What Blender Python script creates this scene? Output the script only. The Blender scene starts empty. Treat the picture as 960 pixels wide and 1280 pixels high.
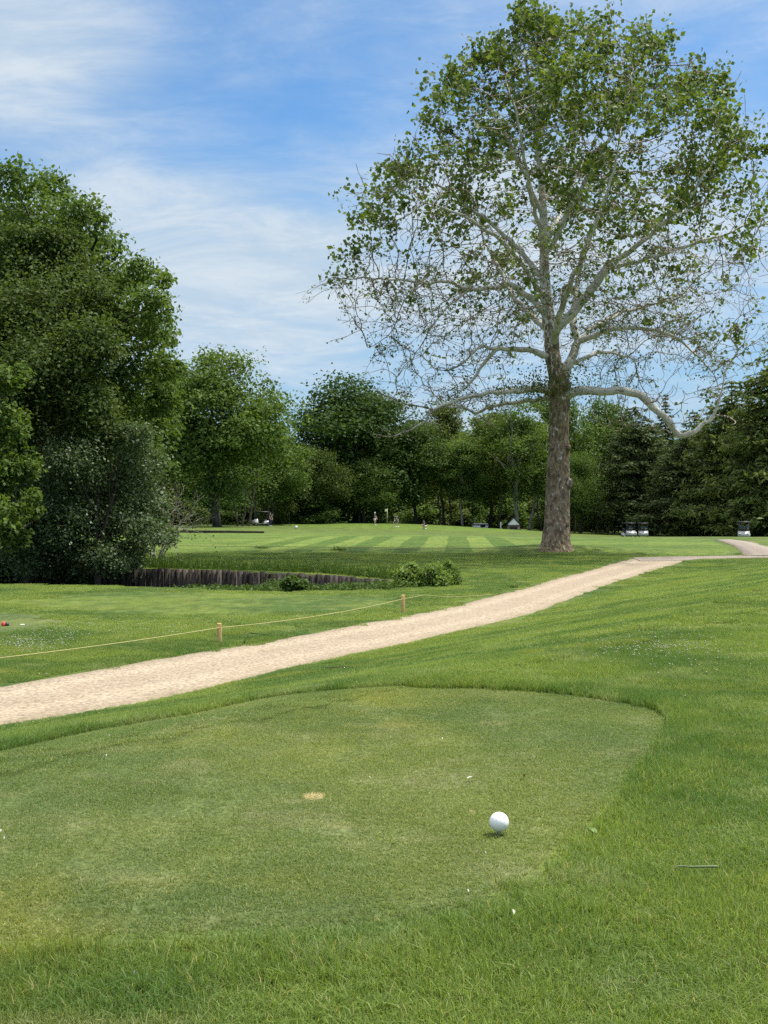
import bpy, math
import numpy as np
from mathutils import Vector

R = math.radians
RNG = np.random.default_rng(7)
SC = bpy.context.scene
COL = SC.collection

# ------------------------------------------------------------------ camera, sky, sun, exposure
F, CX, HZ, CAMZ = 1400.0, 480.0, 648.0, 0.70       # focal length and horizon in photo pixels, eye height
cd = bpy.data.cameras.new('camera'); cam = bpy.data.objects.new('camera', cd); COL.objects.link(cam)
cd.sensor_fit = 'VERTICAL'; cd.sensor_height = 36.0; cd.lens = F / 1280 * 36
cd.clip_start = 0.05; cd.clip_end = 8000
cam.location = (0, 0, CAMZ); cam.rotation_euler = (R(90) + math.atan((HZ - 640) / F), 0, 0)
SC.camera = cam

SUN_EL, SUN_AZ = 62.0, 72.0                         # azimuth clockwise from +Y
world = bpy.data.worlds.new('World'); SC.world = world; world.use_nodes = True
SKY_STRENGTH, SUN_STRENGTH, EXPOSURE = 0.12, 3.3, 0.93
sd = bpy.data.lights.new('sun', 'SUN'); sun = bpy.data.objects.new('sun', sd); COL.objects.link(sun)
sd.energy = SUN_STRENGTH; sd.angle = R(2.0); sd.color = (1, 0.955, 0.88)
sv = Vector((math.sin(R(SUN_AZ)) * math.cos(R(SUN_EL)), math.cos(R(SUN_AZ)) * math.cos(R(SUN_EL)), math.sin(R(SUN_EL))))
sun.rotation_euler = (-sv).to_track_quat('-Z', 'Y').to_euler()
vs = SC.view_settings
vs.view_transform = 'Standard'; vs.look = 'None'; vs.exposure = EXPOSURE; vs.gamma = 1; vs.use_curve_mapping = False
cy = SC.cycles
cy.max_bounces = 7; cy.diffuse_bounces = 3; cy.glossy_bounces = 2; cy.transmission_bounces = 4; cy.transparent_max_bounces = 4
cy.use_denoising = False


# ------------------------------------------------------------------ node helper
class NT:
    def __init__(self, tree):
        self.t = tree; tree.nodes.clear()
    def n(self, typ, **kw):
        nd = self.t.nodes.new(typ)
        ins = kw.pop('ins', None)
        for k, v in kw.items(): setattr(nd, k, v)
        if ins:
            for k, v in ins.items(): self.set(nd, k, v)
        return nd
    def set(self, nd, k, v):
        s = nd.inputs[k]
        if isinstance(v, bpy.types.NodeSocket): self.t.links.new(v, s)
        else: s.default_value = v
    def math(self, op, a, b=None, c=None, clamp=False):
        nd = self.t.nodes.new('ShaderNodeMath'); nd.operation = op; nd.use_clamp = clamp
        for i, v in enumerate((a, b, c)):
            if v is not None: self.set(nd, i, v)
        return nd.outputs[0]
    def vmath(self, op, a, b=None):
        nd = self.t.nodes.new('ShaderNodeVectorMath'); nd.operation = op
        self.set(nd, 0, a)
        if b is not None: self.set(nd, 1, b)
        return nd.outputs[0]
    def mix(self, f, a, b, blend='MIX'):
        nd = self.t.nodes.new('ShaderNodeMix'); nd.data_type = 'RGBA'; nd.blend_type = blend
        self.set(nd, 0, f)
        for i, v in ((6, a), (7, b)):
            if not isinstance(v, bpy.types.NodeSocket) and len(v) == 3: v = (*v, 1)
            self.set(nd, i, v)
        return nd.outputs[2]
    def noise(self, vec, scale, detail=3, rough=0.55, dist=0.0):
        nd = self.n('ShaderNodeTexNoise'); self.set(nd, 'Vector', vec)
        self.set(nd, 'Scale', scale); self.set(nd, 'Detail', detail); self.set(nd, 'Roughness', rough); self.set(nd, 'Distortion', dist)
        return nd.outputs[0]
    def ramp(self, v, lo, hi, a=0.0, b=1.0, smooth=True):
        nd = self.n('ShaderNodeMapRange', interpolation_type='SMOOTHSTEP' if smooth else 'LINEAR')
        for k, x in (('Value', v), ('From Min', lo), ('From Max', hi), ('To Min', a), ('To Max', b)): self.set(nd, k, x)
        return nd.outputs[0]
    def attr(self, name):
        return self.n('ShaderNodeAttribute', attribute_name=name).outputs['Fac']


def make_world():
    t = NT(world.node_tree)
    sky = t.n('ShaderNodeTexSky', sky_type='NISHITA', sun_disc=False)
    sky.sun_elevation = R(SUN_EL); sky.sun_rotation = R(SUN_AZ); sky.altitude = 50; sky.air_density = 1.0; sky.dust_density = 0.4; sky.ozone_density = 2.5
    d = t.n('ShaderNodeTexCoord').outputs['Generated']
    sep = t.n('ShaderNodeSeparateXYZ', ins={0: d})
    x, y, z = sep.outputs
    # high cloud sheet seen in perspective
    zz = t.math('ADD', t.math('MAXIMUM', z, 0.0), 0.24)
    p = t.n('ShaderNodeCombineXYZ', ins={0: t.math('DIVIDE', x, zz), 1: t.math('DIVIDE', y, zz), 2: 0.0}).outputs[0]
    rot = t.n('ShaderNodeMapping', ins={'Vector': p, 'Rotation': (0, 0, R(-24)), 'Scale': (0.75, 1.0, 1), 'Location': (2.3, 0.7, 0)}).outputs[0]
    n1 = t.noise(rot, 1.9, 9, 0.56, 0.35)
    rot2 = t.n('ShaderNodeMapping', ins={'Vector': p, 'Rotation': (0, 0, R(30)), 'Scale': (0.7, 1.35, 1), 'Location': (6.1, 3.3, 0)}).outputs[0]
    n2 = t.noise(rot2, 5.2, 9, 0.66, 0.5)
    # where the cloud is thick: a bank low over the trees, a bank up at the left
    el = t.math('ARCSINE', z)
    az = t.math('ARCTAN2', x, y)
    def blob(a0, e0, sa, se, k):
        u = t.math('DIVIDE', t.math('SUBTRACT', az, R(a0)), R(sa)); v = t.math('DIVIDE', t.math('SUBTRACT', el, R(e0)), R(se))
        q = t.math('ADD', t.math('MULTIPLY', u, u), t.math('MULTIPLY', v, v))
        return t.math('MULTIPLY', t.math('EXPONENT', t.math('MULTIPLY', q, -1.0)), k)
    cov = blob(-3, 11.0, 16, 5.0, 0.34)
    for b in ((-19, 22.0, 6.5, 3.5, 0.27), (-16, 15.5, 9, 4.5, 0.22), (3, 20, 9, 4, 0.11), (10, 13, 14, 6, 0.12), (4, 25.5, 17, 3.0, 0.15), (14, 16, 9, 7, 0.10), (-6, 18.5, 6, 2.0, -0.14), (-3, 15.5, 4, 1.0, -0.12), (-9, 25.5, 3.5, 2.0, -0.10)):
        cov = t.math('ADD', cov, blob(*b))
    m = t.math('ADD', t.math('ADD', t.math('MULTIPLY', n1, 0.95), t.math('MULTIPLY', n2, 0.42)), cov)
    mask = t.ramp(m, 0.50, 1.12, 0.0, 1.0)
    above = t.ramp(z, 0.0, 0.08)
    mask = t.math('MULTIPLY', mask, t.math('ADD', 0.35, t.math('MULTIPLY', above, 0.6)))
    white = t.mix(t.ramp(n2, 0.35, 0.7), (2.3, 2.9, 3.5), (3.15, 3.5, 3.8))
    skyc = t.mix(1.0, sky.outputs[0], (0.32, 0.585, 0.75), 'MULTIPLY')
    veil = t.mix(0.12, skyc, (2.1, 2.8, 3.6))
    low = t.ramp(z, 0.02, 0.36, 1.0, 0.0)
    veil = t.mix(t.math('MULTIPLY', low, 0.92), veil, (1.52, 2.48, 3.40))
    col = t.mix(mask, veil, white)
    # unseen bright cloud far above the frame, added for neutral fill light
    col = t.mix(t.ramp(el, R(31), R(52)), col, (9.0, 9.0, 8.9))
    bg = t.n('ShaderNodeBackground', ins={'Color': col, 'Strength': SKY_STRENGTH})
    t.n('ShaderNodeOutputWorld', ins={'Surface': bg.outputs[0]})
make_world()


# ------------------------------------------------------------------ mesh helpers
class MB:
    """collects arrays of vertices and faces of one mesh object"""
    def __init__(self):
        self.V, self.Fs, self.A, self.n = [], [], [], 0
        self.pa = {}
    def add(self, v, f, rnd=None, **pa):
        v = np.asarray(v, float).reshape(-1, 3); f = np.asarray(f, int)
        self.V.append(v); self.Fs.append(f + self.n); self.n += len(v)
        self.A.append(np.full(len(f), 0.5) if rnd is None else np.broadcast_to(rnd, (len(f),)))
        for k, a in pa.items(): self.pa.setdefault(k, []).append(np.broadcast_to(a, (len(v),)))
        return self
    def box(self, c, s, rz=0.0, rx=0.0):
        c = np.array(c, float); h = np.array(s, float) / 2
        v = np.array([[x, y, z] for x in (-1, 1) for y in (-1, 1) for z in (-1, 1)]) * h
        if rx: v = v @ np.array([[1, 0, 0], [0, math.cos(rx), -math.sin(rx)], [0, math.sin(rx), math.cos(rx)]]).T
        if rz: v = v @ np.array([[math.cos(rz), -math.sin(rz), 0], [math.sin(rz), math.cos(rz), 0], [0, 0, 1]]).T
        return self.add(v + c, [[0, 1, 3, 2], [4, 6, 7, 5], [0, 4, 5, 1], [2, 3, 7, 6], [0, 2, 6, 4], [1, 5, 7, 3]])
    def tube(self, pts, rad, sides=8, rough=0.0, rng=None, **pa):
        pts = np.asarray(pts, float); rad = np.broadcast_to(np.asarray(rad, float), (len(pts),))
        t = np.gradient(pts, axis=0); t /= np.linalg.norm(t, axis=1)[:, None] + 1e-9
        ref = np.array([0, 1.0, 0]) if abs(t[0][2]) > 0.8 else np.array([0, 0, 1.0])
        us = []
        u = np.cross(t[0], ref); u /= np.linalg.norm(u) + 1e-9
        for k in range(len(pts)):
            u = u - t[k] * np.dot(u, t[k]); u /= np.linalg.norm(u) + 1e-9
            us.append(u)
        us = np.array(us); ws = np.cross(t, us)
        a = np.linspace(0, 2 * math.pi, sides, endpoint=False)
        rr = rad[:, None] * np.ones(sides)
        if rough and rng is not None: rr = rr * (1 + rng.normal(0, rough, rr.shape))
        v = pts[:, None] + (us[:, None] * np.cos(a)[None, :, None] + ws[:, None] * np.sin(a)[None, :, None]) * rr[..., None]
        n, s = len(pts), sides
        i = np.arange(n - 1)[:, None] * s; j = np.arange(s)[None]; j2 = (j + 1) % s
        f = np.stack([i + j, i + j2, i + s + j2, i + s + j], -1).reshape(-1, 4)
        pv = {k: np.repeat(np.broadcast_to(x, (n,)), s) for k, x in pa.items()}
        self.add(v.reshape(-1, 3), f, **pv)
        self.Fs.append(np.array([np.arange(s) + self.n - s])); self.A.append(np.full(1, 0.5))
        self.Fs.append(np.array([np.arange(s)[::-1] + self.n - n * s])); self.A.append(np.full(1, 0.5))
        return self
    def lathe(self, prof, c=(0, 0, 0), sides=16, axis='z'):
        a = np.linspace(0, 2 * math.pi, sides, endpoint=False); c = np.array(c, float)
        rows = []
        for r, z in prof:
            if axis == 'z': rows.append(np.stack([r * np.cos(a), r * np.sin(a), np.full(sides, z)], 1))
            else: rows.append(np.stack([np.full(sides, z), r * np.cos(a), r * np.sin(a)], 1))
        v = np.concatenate(rows) + c; n, s = len(prof), sides
        i = np.arange(n - 1)[:, None] * s; j = np.arange(s)[None]; j2 = (j + 1) % s
        return self.add(v, np.stack([i + j, i + j2, i + s + j2, i + s + j], -1).reshape(-1, 4))
    def prism(self, prof, w, c=(0, 0, 0)):
        """side profile in (y, z) extruded over x by width w"""
        p = np.array(prof, float); n = len(p); c = np.array(c, float)
        v = np.concatenate([np.c_[np.full(n, -w / 2), p], np.c_[np.full(n, w / 2), p]]) + c
        self.add(v, [[k, (k + 1) % n, n + (k + 1) % n, n + k] for k in range(n)])
        self.Fs.append(np.array([np.arange(n)[::-1] + self.n - 2 * n])); self.A.append(np.full(1, 0.5))
        self.Fs.append(np.array([np.arange(n) + self.n - n])); self.A.append(np.full(1, 0.5))
        return self
    def mesh(self, name, mat=None, smooth=False):
        V = np.concatenate(self.V); me = bpy.data.meshes.new(name)
        tot = np.concatenate([np.full(len(f), f.shape[1]) for f in self.Fs]); idx = np.concatenate([f.ravel() for f in self.Fs])
        me.vertices.add(len(V)); me.vertices.foreach_set('co', V.ravel().astype(np.float32))
        me.loops.add(len(idx)); me.loops.foreach_set('vertex_index', idx.astype(np.int32))
        me.polygons.add(len(tot)); st = np.concatenate([[0], np.cumsum(tot)[:-1]])
        me.polygons.foreach_set('loop_start', st.astype(np.int32))
        if smooth: me.polygons.foreach_set('use_smooth', np.ones(len(tot), bool))
        at = me.attributes.new('rnd', 'FLOAT', 'FACE'); at.data.foreach_set('value', np.concatenate(self.A).astype(np.float32))
        for k, l in self.pa.items():
            a = me.attributes.new(k, 'FLOAT', 'POINT'); a.data.foreach_set('value', np.concatenate(l).astype(np.float32))
        if mat: me.materials.append(mat)
        me.update(calc_edges=True); me.validate()
        return me
    def build(self, name, mat=None, parent=None, smooth=False):
        return put(name, self.mesh(name, mat, smooth), parent)

def put(name, me, parent=None, loc=None):
    o = bpy.data.objects.new(name, me); COL.objects.link(o)
    if parent: o.parent = parent
    if loc is not None: o.location = loc
    return o
def tag(o, label=None, cat=None, group=None, kind=None):
    for k, v in (('label', label), ('category', cat), ('group', group), ('kind', kind)):
        if v: o[k] = v
    return o
def empty(name, loc, rz=0.0, sc=1.0):
    o = bpy.data.objects.new(name, None); COL.objects.link(o); o.location = loc; o.rotation_euler.z = rz
    o.scale = (sc, sc, sc) if np.isscalar(sc) else sc; o.empty_display_size = 0.2
    return o
def copy_tree(o, parent=None):
    c = o.copy(); COL.objects.link(c)
    if parent: c.parent = parent
    for ch in o.children: copy_tree(ch, c)
    return c


# ------------------------------------------------------------------ the lie of the land
PATH_R = np.array([(-17, -10), (-2.79, 8.14), (-2.07, 9.05), (-1.22, 10.7), (-.155, 12.8), (1.17, 15.3), (1.92, 16.8), (3.3, 20.3), (4.56, 23.4), (5.68, 25.9),
                   (7.3, 29.4), (8.9, 32.4), (14, 35.0), (40, 44)])
DN = np.array([(-60, 31), (-30, 27), (-8.7, 25.4), (-4.8, 24.2), (-2.4, 23), (-.5, 22.9), (.6, 23.6), (1.3, 24.8)])
DF = np.array([(-60, 42.3), (-30, 36.3), (-7, 32.05), (-5.0, 31.5), (-1.5, 29.25), (.75, 26.25), (1.3, 24.8)])
def polydist(x, y, P):
    best = np.full(x.shape, 1e9); side = np.zeros(x.shape)
    for (ax, ay), (bx, by) in zip(P[:-1], P[1:]):
        dx, dy = bx - ax, by - ay; L = dx * dx + dy * dy
        t = np.clip(((x - ax) * dx + (y - ay) * dy) / L, 0, 1)
        ex, ey = x - ax - t * dx, y - ay - t * dy
        d = np.hypot(ex, ey); s = np.sign(ex * dy - ey * dx)
        m = d < best - 1e-9
        best = np.where(m, d, best); side = np.where(m, s, side)
    return best, side
def inside(x, y, P):
    r = np.zeros(np.shape(x), bool)
    for (ax, ay), (bx, by) in zip(P, np.roll(P, -1, axis=0)):
        c = ((ay > y) != (by > y)) & (x < (bx - ax) * (y - ay) / (by - ay + 1e-12) + ax)
        r ^= c
    return r
def sst(t):
    t = np.clip(t, 0, 1); return t * t * (3 - 2 * t)
DITCH = np.concatenate([DN, DF[::-1]])
GREEN_C = (2.0, 163.0)
def height(x, y, ditch=True):
    x = np.asarray(x, float); y = np.asarray(y, float)
    d, s = polydist(x, y, PATH_R)
    u = d * s
    yy = np.maximum(y, 0)
    ztop = -0.33 * sst((yy - 6) / 26)
    zb = np.interp(yy, [0, 18, 26, 32, 42, 60, 100], [-.8, -.8, -.8, -.74, -.52, -.33, -.5])
    zb = zb + 0
    f = np.clip((u - 0.15) / 4.25, 0, 1)
    f = 0.7 * f + 0.3 * sst(f)
    z = zb + (ztop - zb) * f * sst((60 - yy) / 20)
    ang = np.clip(x / np.maximum(yy, 20), -0.6, 0.6)
    zfar = np.interp(ang, [-.6, -.2, -.1, 0, .12, .2, .26, .6], [0, -.2, -.3, -.8, -1.2, -1.7, -1.8, -2.0])
    w = sst((yy - 58) / 85)
    z = z * (1 - w) + zfar * w
    # putting green mound
    g = np.hypot((x - GREEN_C[0]) / 27, (y - GREEN_C[1]) / 26)
    z = z + 0.62 * sst(1 - g) * 1.15
    # gentle undulation of the rough
    z = z + 0.012 * np.sin(x * 0.9 + y * 0.31) * np.sin(y * 0.55 + 1.3) * sst((yy - 6) / 10)
    # sycamore root mound
    z = z + 0.22 * np.exp(-(((x - 6.45) / 2.6) ** 2 + ((y - 42) / 2.0) ** 2))
    if ditch:
        m = inside(x, y, DITCH) & (x > -59)
        dn, _ = polydist(x, y, DN); df, _ = polydist(x, y, DF)
        z = np.where(m, z - 1.05 * np.minimum(sst(dn / 1.3), sst(df / 0.35)), z)
    return z
def hz(x, y): return float(height(np.array([x]), np.array([y]))[0])
def W(px, py, d):
    """the point that photo pixel (px, py) shows at distance d"""
    return np.array([(px - CX) / F * d, d, CAMZ - (py - HZ) / F * d])
def G(px, py, lo=1.0, hi=400.0):
    """the ground point that photo pixel (px, py) shows"""
    ds = np.geomspace(lo, hi, 4000)
    zs = CAMZ - (py - HZ) / F * ds
    hs = height((px - CX) / F * ds, ds, ditch=False)
    i = np.argmax(zs <= hs)
    d = ds[i] if zs[i] <= hs[i] else hi
    return np.array([(px - CX) / F * d, d, hz((px - CX) / F * d, d)])
def Gs(pl, **k): return np.array([G(a, b, **k) for a, b in pl])


# ------------------------------------------------------------------ materials
def new_mat(name):
    m = bpy.data.materials.new(name); m.use_nodes = True
    return m, NT(m.node_tree)
def principled(t, col, rough=0.6, spec=0.3, bump=None, metal=0.0, **kw):
    ins = {'Base Color': col if isinstance(col, bpy.types.NodeSocket) else (*col, 1), 'Roughness': rough, 'Specular IOR Level': spec, 'Metallic': metal}
    if bump is not None: ins['Normal'] = bump
    ins.update(kw)
    return t.n('ShaderNodeBsdfPrincipled', ins=ins).outputs[0]
def out(t, s): t.n('ShaderNodeOutputMaterial', ins={'Surface': s})
def pos(t): return t.n('ShaderNodeNewGeometry').outputs['Position']
def objco(t): return t.n('ShaderNodeTexCoord').outputs['Object']

def plain(name, col, rough=0.5, spec=0.3, metal=0.0, var=0.12, scale=8.0):
    m, t = new_mat(name)
    n = t.noise(objco(t), scale, 4)
    c = t.mix(n, tuple(x * (1 - var) for x in col), tuple(min(1, x * (1 + var)) for x in col))
    out(t, principled(t, c, rough, spec, None, metal)); return m

# turf colour: one field of patches shared by the ground sheets and the blades on it
def turf_color(t, kind):
    p = pos(t)
    a = t.noise(p, 0.55, 4, 0.6); b = t.noise(p, 2.6, 3, 0.6); c = t.noise(p, 11.0, 3, 0.6)
    if kind == 'rough':
        base, dark, pale, warm = (.118, .160, .036), (.064, .110, .027), (.162, .190, .080), (.156, .171, .036)
    elif kind == 'tee':
        base, dark, pale, warm = (.108, .133, .042), (.076, .107, .036), (.138, .150, .072), (.158, .159, .036)
    else:
        base, dark, pale, warm = (.098, .150, .024), (.070, .125, .020), (.122, .162, .040), (.130, .155, .030)
    col = t.mix(t.ramp(a, 0.40, 0.58), dark, base)
    col = t.mix(t.math('MULTIPLY', t.ramp(b, 0.5, 0.72), 0.75), col, pale)
    q = t.vmath('ADD', p, (13.1, 7.7, 0))
    col = t.mix(t.math('MULTIPLY', t.ramp(t.noise(q, 1.1, 4, 0.65), 0.54, 0.72), 0.5 if kind == 'tee' else 0.7), col, warm)
    if kind == 'tee':
        col = t.mix(t.math('MULTIPLY', t.ramp(t.noise(q, 5.0, 4, 0.7), 0.60, 0.74), 0.35), col, (.16, .15, .08))
        s = t.n('ShaderNodeSeparateXYZ', ins={0: p})
        for bx, by, rx, ry, ks in TEE_SCARS:           # worn brown divots
            u = t.math('DIVIDE', t.math('SUBTRACT', s.outputs[0], bx), rx); v = t.math('DIVIDE', t.math('SUBTRACT', s.outputs[1], by), ry)
            q2 = t.math('ADD', t.math('MULTIPLY', u, u), t.math('MULTIPLY', v, v))
            q2 = t.math('ADD', q2, t.math('MULTIPLY', t.math('SUBTRACT', c, 0.5), 2.5))
            col = t.mix(t.math('MULTIPLY', t.ramp(q2, 1.0, 0.2), ks), col, (.34, .28, .175))
    if kind == 'rough':                            # a dry strip close to the camera, at the left
        s = t.n('ShaderNodeSeparateXYZ', ins={0: p})
        u = t.math('DIVIDE', t.math('ADD', s.outputs[0], .46), .26); v = t.math('DIVIDE', t.math('SUBTRACT', s.outputs[1], 1.50), .07)
        q2 = t.math('ADD', t.math('ADD', t.math('MULTIPLY', u, u), t.math('MULTIPLY', v, v)), t.math('MULTIPLY', t.math('SUBTRACT', c, 0.5), 1.5))
        col = t.mix(t.math('MULTIPLY', t.ramp(q2, 1.3, 0.2), 0.35), col, (.18, .17, .08))
    return col, c, b
TEE_SCARS = []

def turf_sheet(name, kind, stripes=False):
    m, t = new_mat(name)
    col, c, b = turf_color(t, kind)
    p = pos(t)
    fine = t.noise(p, 60.0, 3, 0.7)
    blot = t.noise(t.n('ShaderNodeMapping', ins={'Vector': p, 'Scale': (1, 0.35, 1)}).outputs[0], 4.5, 5, 0.72)
    col = t.mix(1.0, col, t.mix(t.ramp(blot, 0.3, 0.7), (.72, .74, .70), (1.22, 1.18, 1.15)), 'MULTIPLY')
    col = t.mix(1.0, col, t.mix(t.ramp(fine, 0.3, 0.7), (.55, .6, .5), (1.3, 1.25, 1.3)), 'MULTIPLY')
    if stripes:
        s = t.n('ShaderNodeSeparateXYZ', ins={0: p})
        across = t.math('SUBTRACT', s.outputs[0], t.math('MULTIPLY', s.outputs[1], 0.063))
        wob = t.math('MULTIPLY', t.math('SUBTRACT', t.noise(p, 0.35, 2), 0.5), 0.25)
        w = t.math('FRACT', t.math('DIVIDE', t.math('ADD', t.math('ADD', across, wob), 50 - STRIPE0), 2 * STRIPE_W))
        tri = t.math('ABSOLUTE', t.math('SUBTRACT', w, 0.5))
        edge = t.ramp(tri, 0.23, 0.27)
        near = t.math('MULTIPLY', t.ramp(s.outputs[1], 66, 62), t.ramp(s.outputs[0], 6.6, 5.8))
        near = t.math('MULTIPLY', near, t.ramp(s.outputs[0], -7.0, -4.0))
        far = t.math('FRACT', t.math('DIVIDE', t.math('ADD', t.math('ADD', s.outputs[1], t.math('MULTIPLY', s.outputs[0], 0.25)), 10), 9.0))
        fe = t.ramp(t.math('ABSOLUTE', t.math('SUBTRACT', far, 0.5)), 0.2, 0.3)
        sel = t.n('ShaderNodeMix', ins={0: near, 2: t.math('ADD', 0.3, t.math('MULTIPLY', fe, 0.35)), 3: edge}).outputs[0]
        col = t.mix(1.0, col, t.mix(sel, (.76, .82, .74), (1.38, 1.24, 1.40)), 'MULTIPLY')
    if kind == 'rough': col = t.mix(1.0, col, (.84, .86, .72), 'MULTIPLY')
    h = t.math('ADD', t.math('MULTIPLY', fine, 0.5), c)
    bp = t.n('ShaderNodeBump', ins={'Height': h, 'Strength': 0.55, 'Distance': 0.02}).outputs[0]
    out(t, principled(t, col, 0.85, 0.12, bp)); return m

def blade_mat(name, kind, gain):
    m, t = new_mat(name)
    col, c, b = turf_color(t, kind)
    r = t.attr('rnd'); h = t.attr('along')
    col = t.mix(1.0, col, t.mix(r, (.62, .72, .5), (1.36, 1.26, 1.5)), 'MULTIPLY')
    col = t.mix(t.ramp(r, 0.965, 0.985), col, (.24, .20, .09))      # a few dry blades
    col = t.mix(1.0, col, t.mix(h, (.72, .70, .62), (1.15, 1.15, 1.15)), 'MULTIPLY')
    col = t.mix(1.0, col, (gain, gain, gain), 'MULTIPLY')
    a = principled(t, col, 0.5, 0.25)
    tr = t.n('ShaderNodeBsdfTranslucent', ins={'Color': t.mix(1.0, col, (1.40, 1.42, .66), 'MULTIPLY')}).outputs[0]
    out(t, t.n('ShaderNodeMixShader', ins={0: 0.42, 1: a, 2: tr}).outputs[0]); return m

def leaf_mat(name, a, b, tr=0.3, rough=0.6, spec=0.12, var=0.25, tgain=(1.6, 1.6, .7), gain=0.86):
    m, t = new_mat(name)
    r = t.attr('rnd')
    a = tuple(x * gain for x in a); b = tuple(x * gain for x in b)
    a = tuple(x * .92 + .08 * max(a) for x in a); b = tuple(x * .92 + .08 * max(b) for x in b)      # a little greyer
    col = t.mix(r, a, b)
    o = t.n('ShaderNodeObjectInfo').outputs['Random']
    col = t.mix(1.0, col, t.mix(o, (1 - var, 1 - var * .8, 1 - var), (1 + var, 1 + var * .6, 1 + var * .4)), 'MULTIPLY')
    pr = principled(t, col, rough, spec)
    ts = t.n('ShaderNodeBsdfTranslucent', ins={'Color': t.mix(1.0, col, tgain, 'MULTIPLY')}).outputs[0]
    out(t, t.n('ShaderNodeMixShader', ins={0: tr, 1: pr, 2: ts}).outputs[0]); return m

def bark_mat(name, a, b, scale=3.0):
    m, t = new_mat(name)
    p = t.n('ShaderNodeMapping', ins={'Vector': objco(t), 'Scale': (1, 1, .25)}).outputs[0]
    n = t.noise(p, scale, 6, 0.65)
    col = t.mix(t.ramp(n, 0.35, 0.65), a, b)
    bp = t.n('ShaderNodeBump', ins={'Height': n, 'Strength': 0.7, 'Distance': 0.05}).outputs[0]
    out(t, principled(t, col, 0.85, 0.15, bp)); return m

def gravel_mat(name, a, b, dk):
    m, t = new_mat(name)
    p = pos(t)
    vo = t.n('ShaderNodeTexVoronoi', ins={'Vector': p, 'Scale': 30.0, 'Randomness': 1.0})
    n = t.noise(p, 1.3, 5, 0.6); n2 = t.noise(p, 9.0, 4, 0.6)
    col = t.mix(t.n('ShaderNodeSeparateColor', ins={0: vo.outputs['Color']}).outputs[0], a, b)
    col = t.mix(t.math('MULTIPLY', t.ramp(n, 0.45, 0.7), 0.5), col, t.mix(1.0, col, (.84, .82, .80), 'MULTIPLY'))
    col = t.mix(t.math('MULTIPLY', t.ramp(n2, 0.58, 0.7), 0.55), col, dk)
    ac = t.math('ABSOLUTE', t.math('SUBTRACT', t.math('ADD', t.attr('across'), t.math('MULTIPLY', t.math('SUBTRACT', n, .5), .12)), .5))
    rut = t.ramp(t.math('ABSOLUTE', t.math('SUBTRACT', ac, .25)), .12, .03)
    col = t.mix(1.0, col, t.mix(rut, (.94, .93, .92), (1.08, 1.08, 1.07)), 'MULTIPLY')
    col = t.mix(t.ramp(ac, .40, .52, 0.0, .45), col, (.17, .15, .075))
    gap = t.ramp(vo.outputs['Distance'], 0.45, 0.75)
    col = t.mix(t.math('MULTIPLY', gap, 0.6), col, dk)
    bp = t.n('ShaderNodeBump', ins={'Height': t.math('SUBTRACT', 1.0, vo.outputs['Distance']), 'Strength': 0.8, 'Distance': 0.012}).outputs[0]
    out(t, principled(t, col, 0.9, 0.15, bp)); return m


# ------------------------------------------------------------------ turf outlines from the photo
TEE_PX = [(-260, 990), (-120, 963), (0, 940), (120, 914), (240, 893), (330, 874), (390, 866), (450, 861), (530, 860), (600, 861), (670, 865), (720, 870), (775, 878), (815, 886), (836, 897),
          (838, 912), (826, 936), (806, 962), (783, 990), (758, 1016), (735, 1045), (705, 1078), (668, 1108), (620, 1135), (560, 1155), (480, 1168), (380, 1175), (250, 1180), (100, 1186), (0, 1190), (-150, 1200), (-330, 1215)]
TEE = Gs(TEE_PX)
TEE_SCARS[:] = [(*G(390, 997)[:2], .034, .042, .75), (*G(590, 1016)[:2], .010, .02, .5), (*G(430, 1033)[:2], .05, .035, .14), (*G(480, 908)[:2], .16, .10, .10), (*G(615, 906)[:2], .08, .07, .16)]
def densify(P, n):
    P = np.asarray(P, float); Q = np.concatenate([P, P[:1]])
    s = np.concatenate([[0], np.cumsum(np.linalg.norm(np.diff(Q[:, :2], axis=0), axis=1))])
    u = np.linspace(0, s[-1], n, endpoint=False)
    return np.c_[np.interp(u, s, Q[:, 0]), np.interp(u, s, Q[:, 1])]
PL_PX = [(-150, 876), (-70, 867), (0, 858), (67, 848), (117, 838), (180, 827), (253, 815), (320, 805), (410, 788), (503, 771.5), (573, 757), (640, 739.5), (683, 727), (740, 712), (770, 703.5), (797, 697)]
PR_PX = [(-160, 925), (-75, 915), (0, 906), (83, 893), (160, 880), (233, 865), (320, 844), (393, 827), (463, 812), (520, 800), (587, 785), (640, 773), (683, 760), (707, 750), (753, 733), (787, 722), (827, 710), (860, 700)]
PL, PR = Gs(PL_PX), Gs(PR_PX)
PATH_POLY = np.concatenate([PL[:, :2], PR[::-1, :2]])
STRIPE_W = 0.98
_s = G(492, 689); STRIPE0 = _s[0] - 0.063 * _s[1] + 0.5 * STRIPE_W

M = {}
M['rough'] = turf_sheet('rough turf', 'rough')
M['tee'] = turf_sheet('tee turf', 'tee')
M['fair'] = turf_sheet('fairway turf', 'fair', stripes=True)
M['green'] = turf_sheet('green turf', 'fair')
M['gravel'] = gravel_mat('pale gravel', (.40, .328, .238), (.29, .236, .168), (.17, .138, .10))
M['gravel_shade'] = gravel_mat('shade painted gravel', (.31, .27, .225), (.245, .205, .17), (.15, .12, .095))  # same gravel, darker and greyer: tree shade on the far path painted in


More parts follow.
